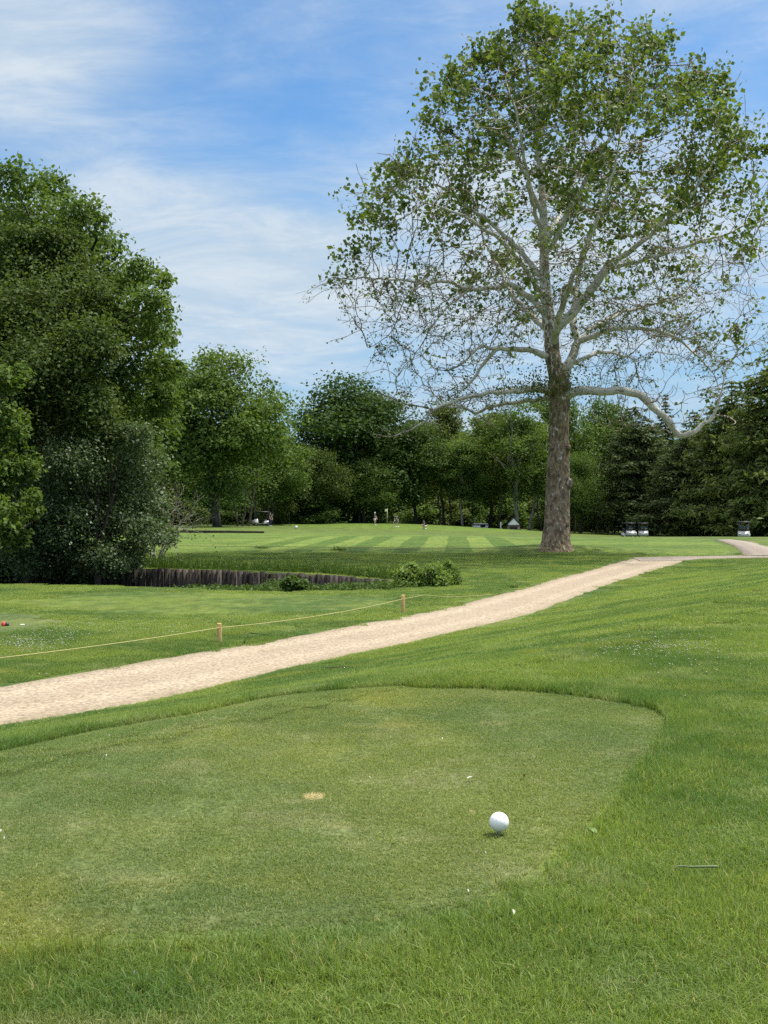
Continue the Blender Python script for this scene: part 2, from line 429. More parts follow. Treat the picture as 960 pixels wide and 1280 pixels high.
# ------------------------------------------------------------------ ground
def make_ground():
    a = np.concatenate([np.linspace(-180, -40, 36, endpoint=False), np.linspace(-40, -22, 60, endpoint=False), np.linspace(-22, 22, 340, endpoint=False),
                        np.linspace(22, 40, 60, endpoint=False), np.linspace(40, 180, 36, endpoint=False)])
    r = np.concatenate([[0.02], np.geomspace(0.4, 21.9, 340), np.arange(22, 37, .09), np.geomspace(37.2, 320, 190), np.geomspace(340, 4000, 30)])
    A, Rr = np.meshgrid(np.radians(a), r)
    x, y = Rr * np.sin(A), Rr * np.cos(A)
    z = height(x, y)
    # bed of the path sits a little under its gravel
    z = np.where(inside(x, y, PATH_POLY), z - 0.012, z)
    nr, na = x.shape
    i = np.arange(nr - 1)[:, None] * na; j = np.arange(na)[None]; j2 = (j + 1) % na
    f = np.stack([i + j, i + na + j, i + na + j2, i + j2], -1).reshape(-1, 4)
    mb = MB(); mb.add(np.stack([x, y, z], -1).reshape(-1, 3), f)
    o = mb.build('ground', M['rough'], smooth=True); tag(o, kind='structure')
make_ground()

def sheet(name, outline, mat, rings, n, lift, center=None, jitter=0.0, seed=1):
    P = densify(outline[:, :2], n)
    if jitter:
        g = np.random.default_rng(seed); P = P + g.normal(0, jitter, P.shape)
    c = P.mean(0) if center is None else np.array(center)
    t = np.linspace(0, 1, rings)[:, None, None] ** 0.9
    Q = c + (P[None] - c) * t
    z = height(Q[..., 0], Q[..., 1], ditch=False) + lift
    z[-1] -= lift * 2.5
    v = np.concatenate([Q, z[..., None]], -1).reshape(-1, 3)
    i = np.arange(rings - 1)[:, None] * n; j = np.arange(n)[None]; j2 = (j + 1) % n
    mb = MB(); mb.add(v, np.stack([i + j, i + n + j, i + n + j2, i + j2], -1).reshape(-1, 4))
    o = mb.build(name, mat, smooth=True); tag(o, kind='structure'); return o
sheet('tee', TEE, M['tee'], 14, 160, 0.002)

def strip(name, L, Rr, mat, lift, seed, n=220, m=11, jit=0.05):
    g = np.random.default_rng(seed)
    def res(P):
        s = np.concatenate([[0], np.cumsum(np.linalg.norm(np.diff(P[:, :2], axis=0), axis=1))]); u = np.linspace(0, s[-1], n)
        q = np.c_[np.interp(u, s, P[:, 0]), np.interp(u, s, P[:, 1])]
        e = np.convolve(g.normal(0, 1, n + 4), np.ones(3) / 3, 'same')[2:-2]
        return q, e
    a, ea = res(L); b, eb = res(Rr)
    dirv = (b - a) / np.linalg.norm(b - a, axis=1)[:, None]
    a = a + dirv * (ea * jit)[:, None]; b = b + dirv * (eb * jit)[:, None]
    t = np.concatenate([[0], np.linspace(.015, .985, m - 2), [1]])[None, :, None]
    Q = a[:, None] * (1 - t) + b[:, None] * t
    z = height(Q[..., 0], Q[..., 1], ditch=False) + lift
    z[:, 0] -= lift + .02; z[:, -1] -= lift + .02
    v = np.concatenate([Q, z[..., None]], -1).reshape(-1, 3)
    i = np.arange(n - 1)[:, None] * m; j = np.arange(m - 1)[None]
    mb = MB(); mb.add(v, np.stack([i + j, i + j + 1, i + m + j + 1, i + m + j], -1).reshape(-1, 4), across=np.tile(t.ravel(), n))
    o = mb.build(name, mat, smooth=True); tag(o, kind='structure'); return o
strip('path', PL, PR, M['gravel'], 0.006, 3)
# the crossing path at the far end and its branch under the conifers
strip('path', Gs([(790, 697.6), (830, 696.5), (870, 696), (930, 695.0), (1010, 692)]), Gs([(800, 702), (850, 701.5), (875, 699.2), (930, 698), (1010, 697)]), M['gravel_shade'], 0.022, 4, n=60, m=4)
strip('path', Gs([(928, 695.2), (925, 689), (917, 682.5), (903, 677.5), (893, 675.2)]), Gs([(1000, 696), (985, 689.5), (960, 684), (938, 678), (915, 675)]), M['gravel_shade'], 0.035, 5, n=60, m=5)
FAIR = Gs([(60, 691), (170, 690), (300, 690.5), (430, 690.5), (560, 691), (640, 690.5), (672, 689), (700, 684), (745, 688), (800, 693), (850, 694.5), (912, 693.5), (921, 690), (912, 683), (896, 677), (860, 674.5), (760, 673.5), (690, 672.5), (640, 672),
           (560, 670), (430, 668), (330, 666.5), (230, 667), (120, 670), (60, 676)])
sheet('fairway', FAIR, M['fair'], 40, 300, 0.03, center=G(520, 679)[:2], jitter=0.05)
GREEN = np.array([(GREEN_C[0] + 23 * math.cos(a) * (1 + .08 * math.sin(3 * a)), GREEN_C[1] + 20 * math.sin(a) * (1 + .07 * math.cos(2 * a))) for a in np.linspace(0, 2 * math.pi, 60, endpoint=False)])
sheet('putting_green', GREEN, M['green'], 24, 120, 0.05, center=GREEN_C)
# shorter mown tee on the far side of the path
LTEE = Gs([(-40, 752), (40, 750), (90, 742), (170, 739), (300, 741), (420, 744), (500, 749), (505, 757), (450, 763), (330, 768), (200, 770), (110, 766), (40, 758)])
sheet('tee', LTEE, M['rough'], 14, 160, 0.006)
LTEE2 = Gs([(-140, 770), (-30, 764), (50, 768), (86, 775), (70, 785), (10, 792), (-120, 798)])
sheet('tee', LTEE2, M['tee'], 10, 90, 0.006)

# creek water
def water():
    m, t = new_mat('creek water')
    n = t.noise(pos(t), 3.0, 3)
    bp = t.n('ShaderNodeBump', ins={'Height': n, 'Strength': 0.15, 'Distance': 0.02}).outputs[0]
    out(t, principled(t, (.012, .014, .008), 0.06, 0.5, bp))
    mb = MB(); n_ = 40
    xs = np.linspace(-55, 0.4, n_)
    a = np.interp(xs, DN[:, 0], DN[:, 1]) + 0.5; b = np.interp(xs, DF[:, 0], DF[:, 1]) - 0.05
    v = np.concatenate([np.c_[xs, a, np.full(n_, -1.62)], np.c_[xs, np.maximum(b, a + .02), np.full(n_, -1.62)]])
    mb.add(v, [[k, k + 1, n_ + k + 1, n_ + k] for k in range(n_ - 1)])
    tag(mb.build('water', m), kind='structure')
water()

# ------------------------------------------------------------------ grass blades (uncountable: one stuff object per kind)
def blade_patch(name, size, n, hgt, wid, mat, seed, lean=0.55, hvar=0.35):
    g = np.random.default_rng(seed)
    P = g.uniform(-size / 2, size / 2, (n, 2))
    cl = g.uniform(-size / 2, size / 2, (max(8, n // 60), 2))
    k = g.random(n) < 0.35
    P[k] = cl[g.integers(0, len(cl), k.sum())] + g.normal(0, size * 0.035, (k.sum(), 2))
    h = hgt * np.clip(1 + g.normal(0, hvar, n), 0.35, 1.8); a = g.uniform(0, 2 * math.pi, n); l = np.abs(g.normal(0, lean, n)) + 0.12
    w = wid * g.uniform(0.6, 1.3, n)
    di = np.c_[np.cos(a), np.sin(a), np.zeros(n)]; si = np.c_[-np.sin(a), np.cos(a), np.zeros(n)]
    tw = g.uniform(-1.2, 1.2, n); si = si * np.cos(tw)[:, None] + di * np.sin(tw)[:, None]
    B = np.c_[P, np.full(n, -0.003)]; up = np.array([0, 0, 1.0])
    mid = B + up * (h * .58)[:, None] + di * (h * l * .28)[:, None]
    tip = B + up * (h * (1 - .25 * np.minimum(l, 1.5)))[:, None] + di * (h * l * .95)[:, None]
    V = np.stack([B - si * (w / 2)[:, None], B + si * (w / 2)[:, None], mid - si * (w * .42)[:, None], mid + si * (w * .42)[:, None], tip], 1)
    al = np.tile(np.array([0, 0, .6, .6, 1.0]), n)
    rn = g.random(n)
    i = np.arange(n)[:, None] * 5
    mb = MB(); mb.add(V.reshape(-1, 3), i + np.array([[0, 1, 3, 2]]), rn, along=al)
    mb.Fs.append(i + np.array([[2, 3, 4]])); mb.A.append(rn)
    return bpy.data.objects.new(name, mb.mesh(name, mat, smooth=True))

def scatter(name, sources, pts, rot, scl, pick):
    me = bpy.data.meshes.new(name); me.from_pydata([tuple(p) for p in pts], [], [])
    n = len(pts)
    for nm, typ, data, key in (('rotv', 'FLOAT_VECTOR', rot, 'vector'), ('sclv', 'FLOAT_VECTOR', scl, 'vector'), ('pick', 'INT', pick, 'value')):
        at = me.attributes.new(nm, typ, 'POINT'); at.data.foreach_set(key, np.ascontiguousarray(data).ravel())
    o = put(name, me)
    c = bpy.data.collections.new(name + ' source')
    for s in sources: c.objects.link(s)
    ng = bpy.data.node_groups.new(name, 'GeometryNodeTree')
    ng.interface.new_socket('Geometry', in_out='INPUT', socket_type='NodeSocketGeometry'); ng.interface.new_socket('Geometry', in_out='OUTPUT', socket_type='NodeSocketGeometry')
    N = ng.nodes; L = ng.links
    gi, go = N.new('NodeGroupInput'), N.new('NodeGroupOutput')
    ci = N.new('GeometryNodeCollectionInfo'); ci.inputs['Collection'].default_value = c; ci.inputs['Separate Children'].default_value = True; ci.inputs['Reset Children'].default_value = True
    ip = N.new('GeometryNodeInstanceOnPoints'); ip.inputs['Pick Instance'].default_value = True
    def at(nm, dt):
        a = N.new('GeometryNodeInputNamedAttribute'); a.data_type = dt; a.inputs['Name'].default_value = nm
        return next(s for s in a.outputs if s.enabled and s.name == 'Attribute')
    er = N.new('FunctionNodeEulerToRotation'); L.new(at('rotv', 'FLOAT_VECTOR'), er.inputs[0])
    L.new(gi.outputs[0], ip.inputs['Points']); L.new(ci.outputs[0], ip.inputs['Instance']); L.new(at('pick', 'INT'), ip.inputs['Instance Index'])
    L.new(er.outputs[0], ip.inputs['Rotation']); L.new(at('sclv', 'FLOAT_VECTOR'), ip.inputs['Scale']); L.new(ip.outputs[0], go.inputs[0])
    md = o.modifiers.new('scatter', 'NODES'); md.node_group = ng
    return o

def field(y0, y1, step, g, margin):
    """jittered grid of points over the view wedge"""
    out_ = []
    y = y0
    while y < y1:
        hw = 0.36 * y + margin
        xs = np.arange(-hw, hw, step); out_.append(np.c_[xs + g.uniform(-.5, .5, len(xs)) * step, y + g.uniform(-.5, .5, len(xs)) * step])
        y += step
    return np.concatenate(out_)

SLOPE_E = 0.05
def grass():
    g = np.random.default_rng(11)
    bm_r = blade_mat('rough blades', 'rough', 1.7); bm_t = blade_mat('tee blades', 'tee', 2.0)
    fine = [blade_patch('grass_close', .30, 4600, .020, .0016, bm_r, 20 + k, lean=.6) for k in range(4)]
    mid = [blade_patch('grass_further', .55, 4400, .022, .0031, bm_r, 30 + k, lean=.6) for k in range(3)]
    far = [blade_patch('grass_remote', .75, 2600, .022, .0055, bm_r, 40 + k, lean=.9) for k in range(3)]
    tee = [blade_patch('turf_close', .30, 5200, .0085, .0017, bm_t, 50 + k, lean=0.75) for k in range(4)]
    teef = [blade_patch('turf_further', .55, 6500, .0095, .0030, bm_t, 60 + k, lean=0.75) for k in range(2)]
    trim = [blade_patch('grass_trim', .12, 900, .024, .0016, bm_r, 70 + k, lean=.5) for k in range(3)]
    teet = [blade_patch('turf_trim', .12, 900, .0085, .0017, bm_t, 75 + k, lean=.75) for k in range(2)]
    def tilt(P):
        e = SLOPE_E
        zx = (height(P[:, 0] + e, P[:, 1], False) - height(P[:, 0] - e, P[:, 1], False)) / (2 * e); zy = (height(P[:, 0], P[:, 1] + e, False) - height(P[:, 0], P[:, 1] - e, False)) / (2 * e)
        return zx, zy
    allP, allR, allS, allK = [], [], [], []
    TP = TEE[:, :2]
    def layer(P, k0, nk, lo=.6, hi=1.35, hf=1.0):
        z = height(P[:, 0], P[:, 1], False); zx, zy = tilt(P)
        n = len(P)
        # tilt of the slope first, then a random turn about the blade axis
        rot = np.zeros((n, 3))
        yaw = g.integers(0, 4, n) * (math.pi / 2) + g.uniform(-.4, .4, n)
        c, s = np.cos(yaw), np.sin(yaw)
        ax = np.arctan(zy); ay = -np.arctan(zx)
        rot[:, 0] = ax * c + ay * s; rot[:, 1] = -ax * s + ay * c; rot[:, 2] = yaw
        sc = g.uniform(lo, hi, n) * np.where(inside(P[:, 0], P[:, 1], LTEE[:, :2]) | inside(P[:, 0], P[:, 1], LTEE2[:, :2]), .38, 1.0); scl = np.c_[np.ones(n), np.ones(n), sc * hf]
        allP.append(np.c_[P, z]); allR.append(rot); allS.append(scl); allK.append(g.integers(0, nk, n) + k0)
    def margin_of(P, poly):
        d, _ = polydist(P[:, 0], P[:, 1], np.concatenate([poly, poly[:1]])); return d * np.where(inside(P[:, 0], P[:, 1], poly), -1, 1)
    def rough_ok(P, gap):
        return (margin_of(P, TP) > gap) & (margin_of(P, PATH_POLY) > gap * 0.9) & ~(inside(P[:, 0], P[:, 1], DITCH))
    P = field(1.0, 7.0, .155, g, 2.6); P = P[rough_ok(P, .15)]; layer(P, 0, 4)
    nf = np.concatenate(allP)
    P = field(7.0, 15.0, .30, g, 3.2); P = P[rough_ok(P, .16)]; layer(P, 4, 3)
    P = field(15.0, 42.0, .46, g, 4.0)
    P = P[rough_ok(P, .25) & (margin_of(P, FAIR[:, :2]) > .5)]; layer(P, 7, 3, .6, 1.1)
    # longer fringe just outside the tee's rim and along the path
    def fringe(poly, off, step, sel=None):
        Q = densify(np.c_[poly, np.zeros(len(poly))], int(np.sum(np.linalg.norm(np.diff(poly, axis=0), axis=1)) / step))
        T = np.roll(Q, -1, 0) - np.roll(Q, 1, 0); T /= np.linalg.norm(T, axis=1)[:, None]
        Nn = np.c_[T[:, 1], -T[:, 0]]
        t1 = Q + Nn * 0.05; fl = inside(t1[:, 0], t1[:, 1], poly); Nn[fl] *= -1
        return Q + Nn * off
    Q = fringe(TP, .06, .055); Q = Q[Q[:, 1] < 8]; layer(Q, 10, 3, .7, 1.25)
    Q = fringe(TP, .13, .06); Q = Q[Q[:, 1] < 8]; layer(Q, 10, 3, .7, 1.25)
    Q = fringe(TP, .20, .09); Q = Q[Q[:, 1] < 8]; layer(Q, 10, 3, .7, 1.25)
    for off_ in (.05, .10, .16):
        Q = fringe(TP, off_, .06); Q = Q[(Q[:, 1] > 2.9) & (Q[:, 1] < 8) & (Q[:, 0] < 1.1)]; layer(Q, 10, 3, 1.0, 1.5)
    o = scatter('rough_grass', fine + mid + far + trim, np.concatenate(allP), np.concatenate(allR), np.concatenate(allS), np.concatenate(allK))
    tag(o, 'longer green rough grass around the tee and beside the gravel path', 'grass', kind='stuff')
    allP.clear(); allR.clear(); allS.clear(); allK.clear()
    P = field(1.4, 5.3, .16, g, 2.6); P = P[margin_of(P, TP) < -.15]; layer(P, 0, 4, .7, 1.25)
    for off_ in (-.06, -.13, -.20, -.27):
        Q = fringe(TP, off_, .06); Q = Q[Q[:, 1] > 1.6]; layer(Q, 6, 2, .8, 1.2)
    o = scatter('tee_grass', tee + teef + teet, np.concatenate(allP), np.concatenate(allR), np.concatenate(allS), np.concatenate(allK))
    tag(o, 'short mown olive green grass covering the tee', 'grass', kind='stuff')
grass()

# ------------------------------------------------------------------ foliage builders
def unit(v): return v / (np.linalg.norm(v, axis=-1, keepdims=True) + 1e-9)
def leaves(mb, P, N, size, g, aspect=0.62, var=0.3, rnd=None, spread=0.8):
    """kite shaped leaves, slightly folded, at points P facing about N"""
    n = len(P)
    N = unit(N + g.normal(0, spread, (n, 3)))
    T = unit(np.cross(N, g.normal(0, 1, (n, 3)))); B = np.cross(N, T)
    L = (size * np.clip(1 + g.normal(0, var, n), .4, 1.9))[:, None]; w = L * aspect
    V = np.stack([P - T * L * .5, P + B * w * .5 + N * L * .10 - T * L * .06, P + T * L * .5, P - B * w * .5 + N * L * .10 - T * L * .06], 1)
    i = np.arange(n)[:, None] * 4
    mb.add(V.reshape(-1, 3), i + np.array([[0, 1, 2, 3]]), g.random(n) if rnd is None else rnd)

def foliage(mb, lobes, n, leaf, g, sub=16, flat=0.6, inner=0.18, aspect=0.62, sig=0.26):
    """lobes: rows of x, y, z, rx, ry, rz; each carries clumps of leaves, thicker on its upper shell, with gaps between"""
    lobes = np.asarray(lobes, float)
    wgt = (lobes[:, 3] * lobes[:, 5]); wgt = wgt / wgt.sum()
    for row, w in zip(lobes, wgt):
        c, r = row[:3], row[3:]
        k = max(5, int(sub * g.uniform(.8, 1.2)))
        D = unit(g.normal(0, 1, (k, 3))); D[:, 2] = np.where(D[:, 2] < -.35, -D[:, 2] * .6, D[:, 2])
        cc = c + D * r * g.uniform(.72, 1.12, (k, 1))
        cs = g.uniform(.6, 1.25, k) * sig
        m = max(8, int(n * w * (1 - inner)))
        s = g.integers(0, k, m)
        off = g.normal(0, 1, (m, 3)); off[:, 2] *= flat
        P = cc[s] + off * (cs[s][:, None] * r)
        leaves(mb, P, unit((P - c) / r) * .55 + np.array([0, 0, .75]), leaf, g, aspect, rnd=np.clip(g.normal(.5, .28, m) + (g.random(k)[s] - .5) * .5, 0, 1))
        m2 = int(n * w * inner)
        if m2:
            P = c + unit(g.normal(0, 1, (m2, 3))) * r * (g.random((m2, 1)) ** .5)
            leaves(mb, P, g.normal(0, 1, (m2, 3)) + np.array([0, 0, .6]), leaf, g, aspect)

def wiggle(a, b, n, amp, g, sag=0.0):
    a, b = np.array(a, float), np.array(b, float); t = np.linspace(0, 1, n)[:, None]
    p = a + (b - a) * t; L = np.linalg.norm(b - a)
    o = np.cumsum(g.normal(0, 1, (n, 3)), 0); o -= o[0]; o -= t * o[-1]
    p = p + o * amp * L / math.sqrt(n)
    p[:, 2] += sag * L * np.sin(t[:, 0] * math.pi)
    return p
def twigs(mb, p, d, L, r, depth, g, fork=3, droop=0.0, spread=.6, sides=5, tips=None):
    n = 4
    q = [np.array(p, float)]; dd = np.array(d, float)
    for k in range(n):
        dd = unit(dd + g.normal(0, .18, 3) - np.array([0, 0, droop])); q.append(q[-1] + dd * L / n)
    q = np.array(q); mb.tube(q, np.linspace(r, r * .55, n + 1), sides)
    if depth == 0:
        if tips is not None: tips.append(q[-1])
        return
    for k in range(fork):
        at = q[g.integers(2, n + 1)] if k else q[-1]
        twigs(mb, at, unit(dd + g.normal(0, spread, 3)), L * g.uniform(.55, .85), r * .55, depth - 1, g, fork, droop, spread, max(3, sides - 1), tips)

M['bark'] = bark_mat('grey brown bark', (.055, .045, .035), (.16, .135, .11))
M['bark_pale'] = bark_mat('pale grey bark', (.14, .125, .10), (.32, .29, .25))
M['bark_dark'] = bark_mat('dark bark', (.025, .02, .016), (.075, .062, .05))
M['dead'] = bark_mat('bleached dead wood', (.28, .25, .20), (.5, .46, .40))
M['leaf_deep'] = leaf_mat('deep green leaves', (.038, .082, .014), (.080, .140, .026), .30)
M['leaf_mid'] = leaf_mat('mid green leaves', (.052, .106, .016), (.102, .168, .032), .32, gain=0.94)
M['leaf_light'] = leaf_mat('light green leaves', (.066, .126, .018), (.122, .190, .032), .34)
M['leaf_olive'] = leaf_mat('olive leaves', (.062, .100, .020), (.116, .156, .036), .32, gain=0.98)
M['leaf_yellow'] = leaf_mat('yellow green leaves', (.074, .128, .016), (.135, .190, .032), .34)
M['leaf_silver'] = leaf_mat('silvery glossy leaves', (.042, .078, .022), (.105, .145, .060), .28, .5, .3, gain=1.2)
M['needle'] = leaf_mat('dark conifer needles', (.050, .084, .024), (.102, .144, .048), .24, .6, .12)
M['needle_olive'] = leaf_mat('olive conifer needles', (.070, .104, .022), (.138, .172, .042), .26, .6, .12, gain=1.15)
M['leaf_syc'] = leaf_mat('young sycamore leaves', (.066, .110, .017), (.134, .182, .036), .34, .55, .2, var=0.0, gain=1.0)
M['weed'] = leaf_mat('bank weeds', (.045, .10, .014), (.12, .18, .035), .3, gain=1.0)
M['leaf_shrub'] = leaf_mat('bright shrub leaves', (.11, .185, .030), (.18, .26, .055), .36, gain=1.0)

def lobed_tree(name, base, lobes, nleaf, leaf, leafmat, seed, trunk_r, label, cat='tree', group=None, bark='bark', sub=16, sig=.26, limbs=9, lean=(0, 0), crown_name='crown', flat=.9, inner=.18, aspect=.62):
    g = np.random.default_rng(seed)
    base = np.array(base, float); lb = np.array(lobes, float).copy(); lb[:, :3] -= base
    root = empty(name, base); tag(root, label, cat, group)
    top = lb[:, 2].max(); c = lb[:, :3].mean(0)
    tp = np.array([c[0] * .7 + lean[0], c[1] * .5 + lean[1], top * .86])
    tr = wiggle((0, 0, -.15), tp, 12, .05, g)
    rr = np.linspace(1, .18, 12) ** 0.9 * trunk_r; rr[0] *= 1.35
    mb = MB(); mb.tube(tr, rr, 10, .05, g)
    order = g.permutation(len(lb))[:limbs]
    for k in order:
        t = g.uniform(.22, .65); i = int(t * 11)
        mb.tube(wiggle(tr[i], lb[k, :3], 7, .12, g, .05), np.linspace(rr[i] * .55, trunk_r * .06, 7), 6)
    mb.build('trunk', M[bark], root, smooth=True)
    mb = MB(); foliage(mb, lb, nleaf, leaf, g, sub, flat, inner, aspect, sig)
    mb.build(crown_name, M[leafmat], root)
    return root
def pl(rows, d, g, dj=1.5, flat=1.0, k=1.0):
    """lobes from photo circles (x, y, radius) at distance d"""
    o = []
    for x, y, r in rows:
        dd = d + g.uniform(-dj, dj); p = W(x, y, dd); rm = r / F * d * k
        o.append((*p, rm, rm * g.uniform(.9, 1.3), rm * flat))
    return o
def ground_at(px, d):
    x = (px - CX) / F * d; return np.array([x, d, hz(x, d)])

# ------------------------------------------------------------------ trees on the creek bank at the left
def left_trees():
    g = np.random.default_rng(3)
    A = [(18, 232, 24), (62, 240, 26), (100, 275, 28), (45, 285, 42), (120, 318, 34), (10, 320, 55), (75, 330, 50), (140, 362, 36), (172, 345, 22), (200, 352, 15), (188, 385, 25), (160, 415, 42), (196, 430, 24), (100, 420, 60), (206, 462, 20),
         (40, 430, 65), (60, 480, 60), (20, 500, 70), (70, 545, 65), (-40, 340, 75), (-60, 480, 90), (90, 520, 70), (165, 490, 42), (190, 525, 30), (200, 468, 24), (206, 505, 20), (198, 550, 26), (208, 590, 14), (30, 560, 70), (120, 590, 60), (165, 575, 35), (-30, 600, 70)]
    lobed_tree('broadleaf_tree', ground_at(70, 35), pl(A, 35, g, 2.5), 125000, .135, 'leaf_mid', 31, .32, 'tallest leafy green tree on the creek bank at the left edge', sub=30, limbs=8, bark='bark_dark', inner=.26)
    B = [(70, 322, 36), (20, 345, 48), (95, 372, 42), (55, 400, 55), (-15, 420, 55), (110, 440, 36), (60, 475, 55), (0, 520, 55), (100, 515, 42), (-60, 480, 60), (50, 555, 55), (118, 548, 28), (60, 300, 18), (25, 300, 20)]
    lobed_tree('olive_tree_crown' if 0 else 'broadleaf_tree', ground_at(30, 31), pl(B, 31, g, 1.5), 100000, .10, 'leaf_olive', 32, .14, 'olive tinged fine leaved tree in front of the tallest bank tree', sub=32, limbs=7, bark='bark_dark', inner=.3)
    Cc = [(0, 480, 26), (22, 468, 13), (10, 540, 30), (28, 590, 22), (0, 600, 34), (22, 640, 20), (-5, 660, 30), (40, 622, 11), (48, 640, 7), (-45, 560, 48), (-40, 650, 45), (20, 675, 16)]
    lobed_tree('broadleaf_tree', ground_at(-25, 27), pl(Cc, 27, g, .8), 16000, .12, 'leaf_light', 33, .12, 'lighter green young tree at the left edge beside the creek', sub=18, limbs=10)
    D = [(150, 560, 34), (180, 585, 26), (120, 610, 44), (160, 630, 42), (192, 640, 22), (150, 670, 40), (100, 665, 40), (190, 672, 22), (208, 678, 12), (70, 640, 42), (172, 690, 16), (128, 698, 24), (60, 690, 30), (168, 545, 20), (200, 655, 12), (140, 705, 22), (100, 706, 26), (60, 710, 24), (20, 705, 30), (165, 708, 14), (215, 668, 9), (30, 675, 36), (85, 585, 40), (40, 640, 44)]
    lobed_tree('bushy_tree', ground_at(120, 29.5), pl(D, 30.5, g, 1.2), 62000, .075, 'leaf_silver', 34, .1, 'low bushy tree with pale glinting leaves arching over the timber wall', sub=26, limbs=15, bark='bark_dark')
    E = [(0, 690, 34), (50, 700, 30), (100, 704, 28), (150, 706, 22), (-50, 680, 40), (30, 660, 40), (80, 655, 40), (20, 720, 26), (70, 722, 24), (115, 722, 22), (150, 722, 16), (-30, 715, 30)]
    lobed_tree('bush', ground_at(60, 34), pl(E, 32.5, g, .8), 40000, .12, 'leaf_deep', 35, .08, 'dark bush in deep shade under the left bank trees', 'bush', sub=18, bark='bark_dark', limbs=7)
    # grey brown twiggy bush, almost bare
    base = ground_at(196, 37); root = empty('bare_bush', base); tag(root, 'grey brown almost bare twiggy bush behind the low bushy tree', 'bush')
    gg = np.random.default_rng(5); mb = MB(); tips = []
    for k in range(9):
        a = gg.uniform(0, 6.28); twigs(mb, (gg.normal(0, .1), gg.normal(0, .1), -.05), unit(np.array([math.cos(a) * .45, math.sin(a) * .45, 1.0])), 1.15, .028, 3, gg, 3, 0, .5, 5, tips)
    mb.build('branches', M['dead'], root)
    mb = MB(); T = np.array(tips); P = np.repeat(T, 6, 0) + gg.normal(0, .13, (len(T) * 6, 3)); leaves(mb, P, np.tile([0, 0, 1.0], (len(P), 1)), .075, gg)
    mb.build('foliage', M['leaf_olive'], root)
left_trees()

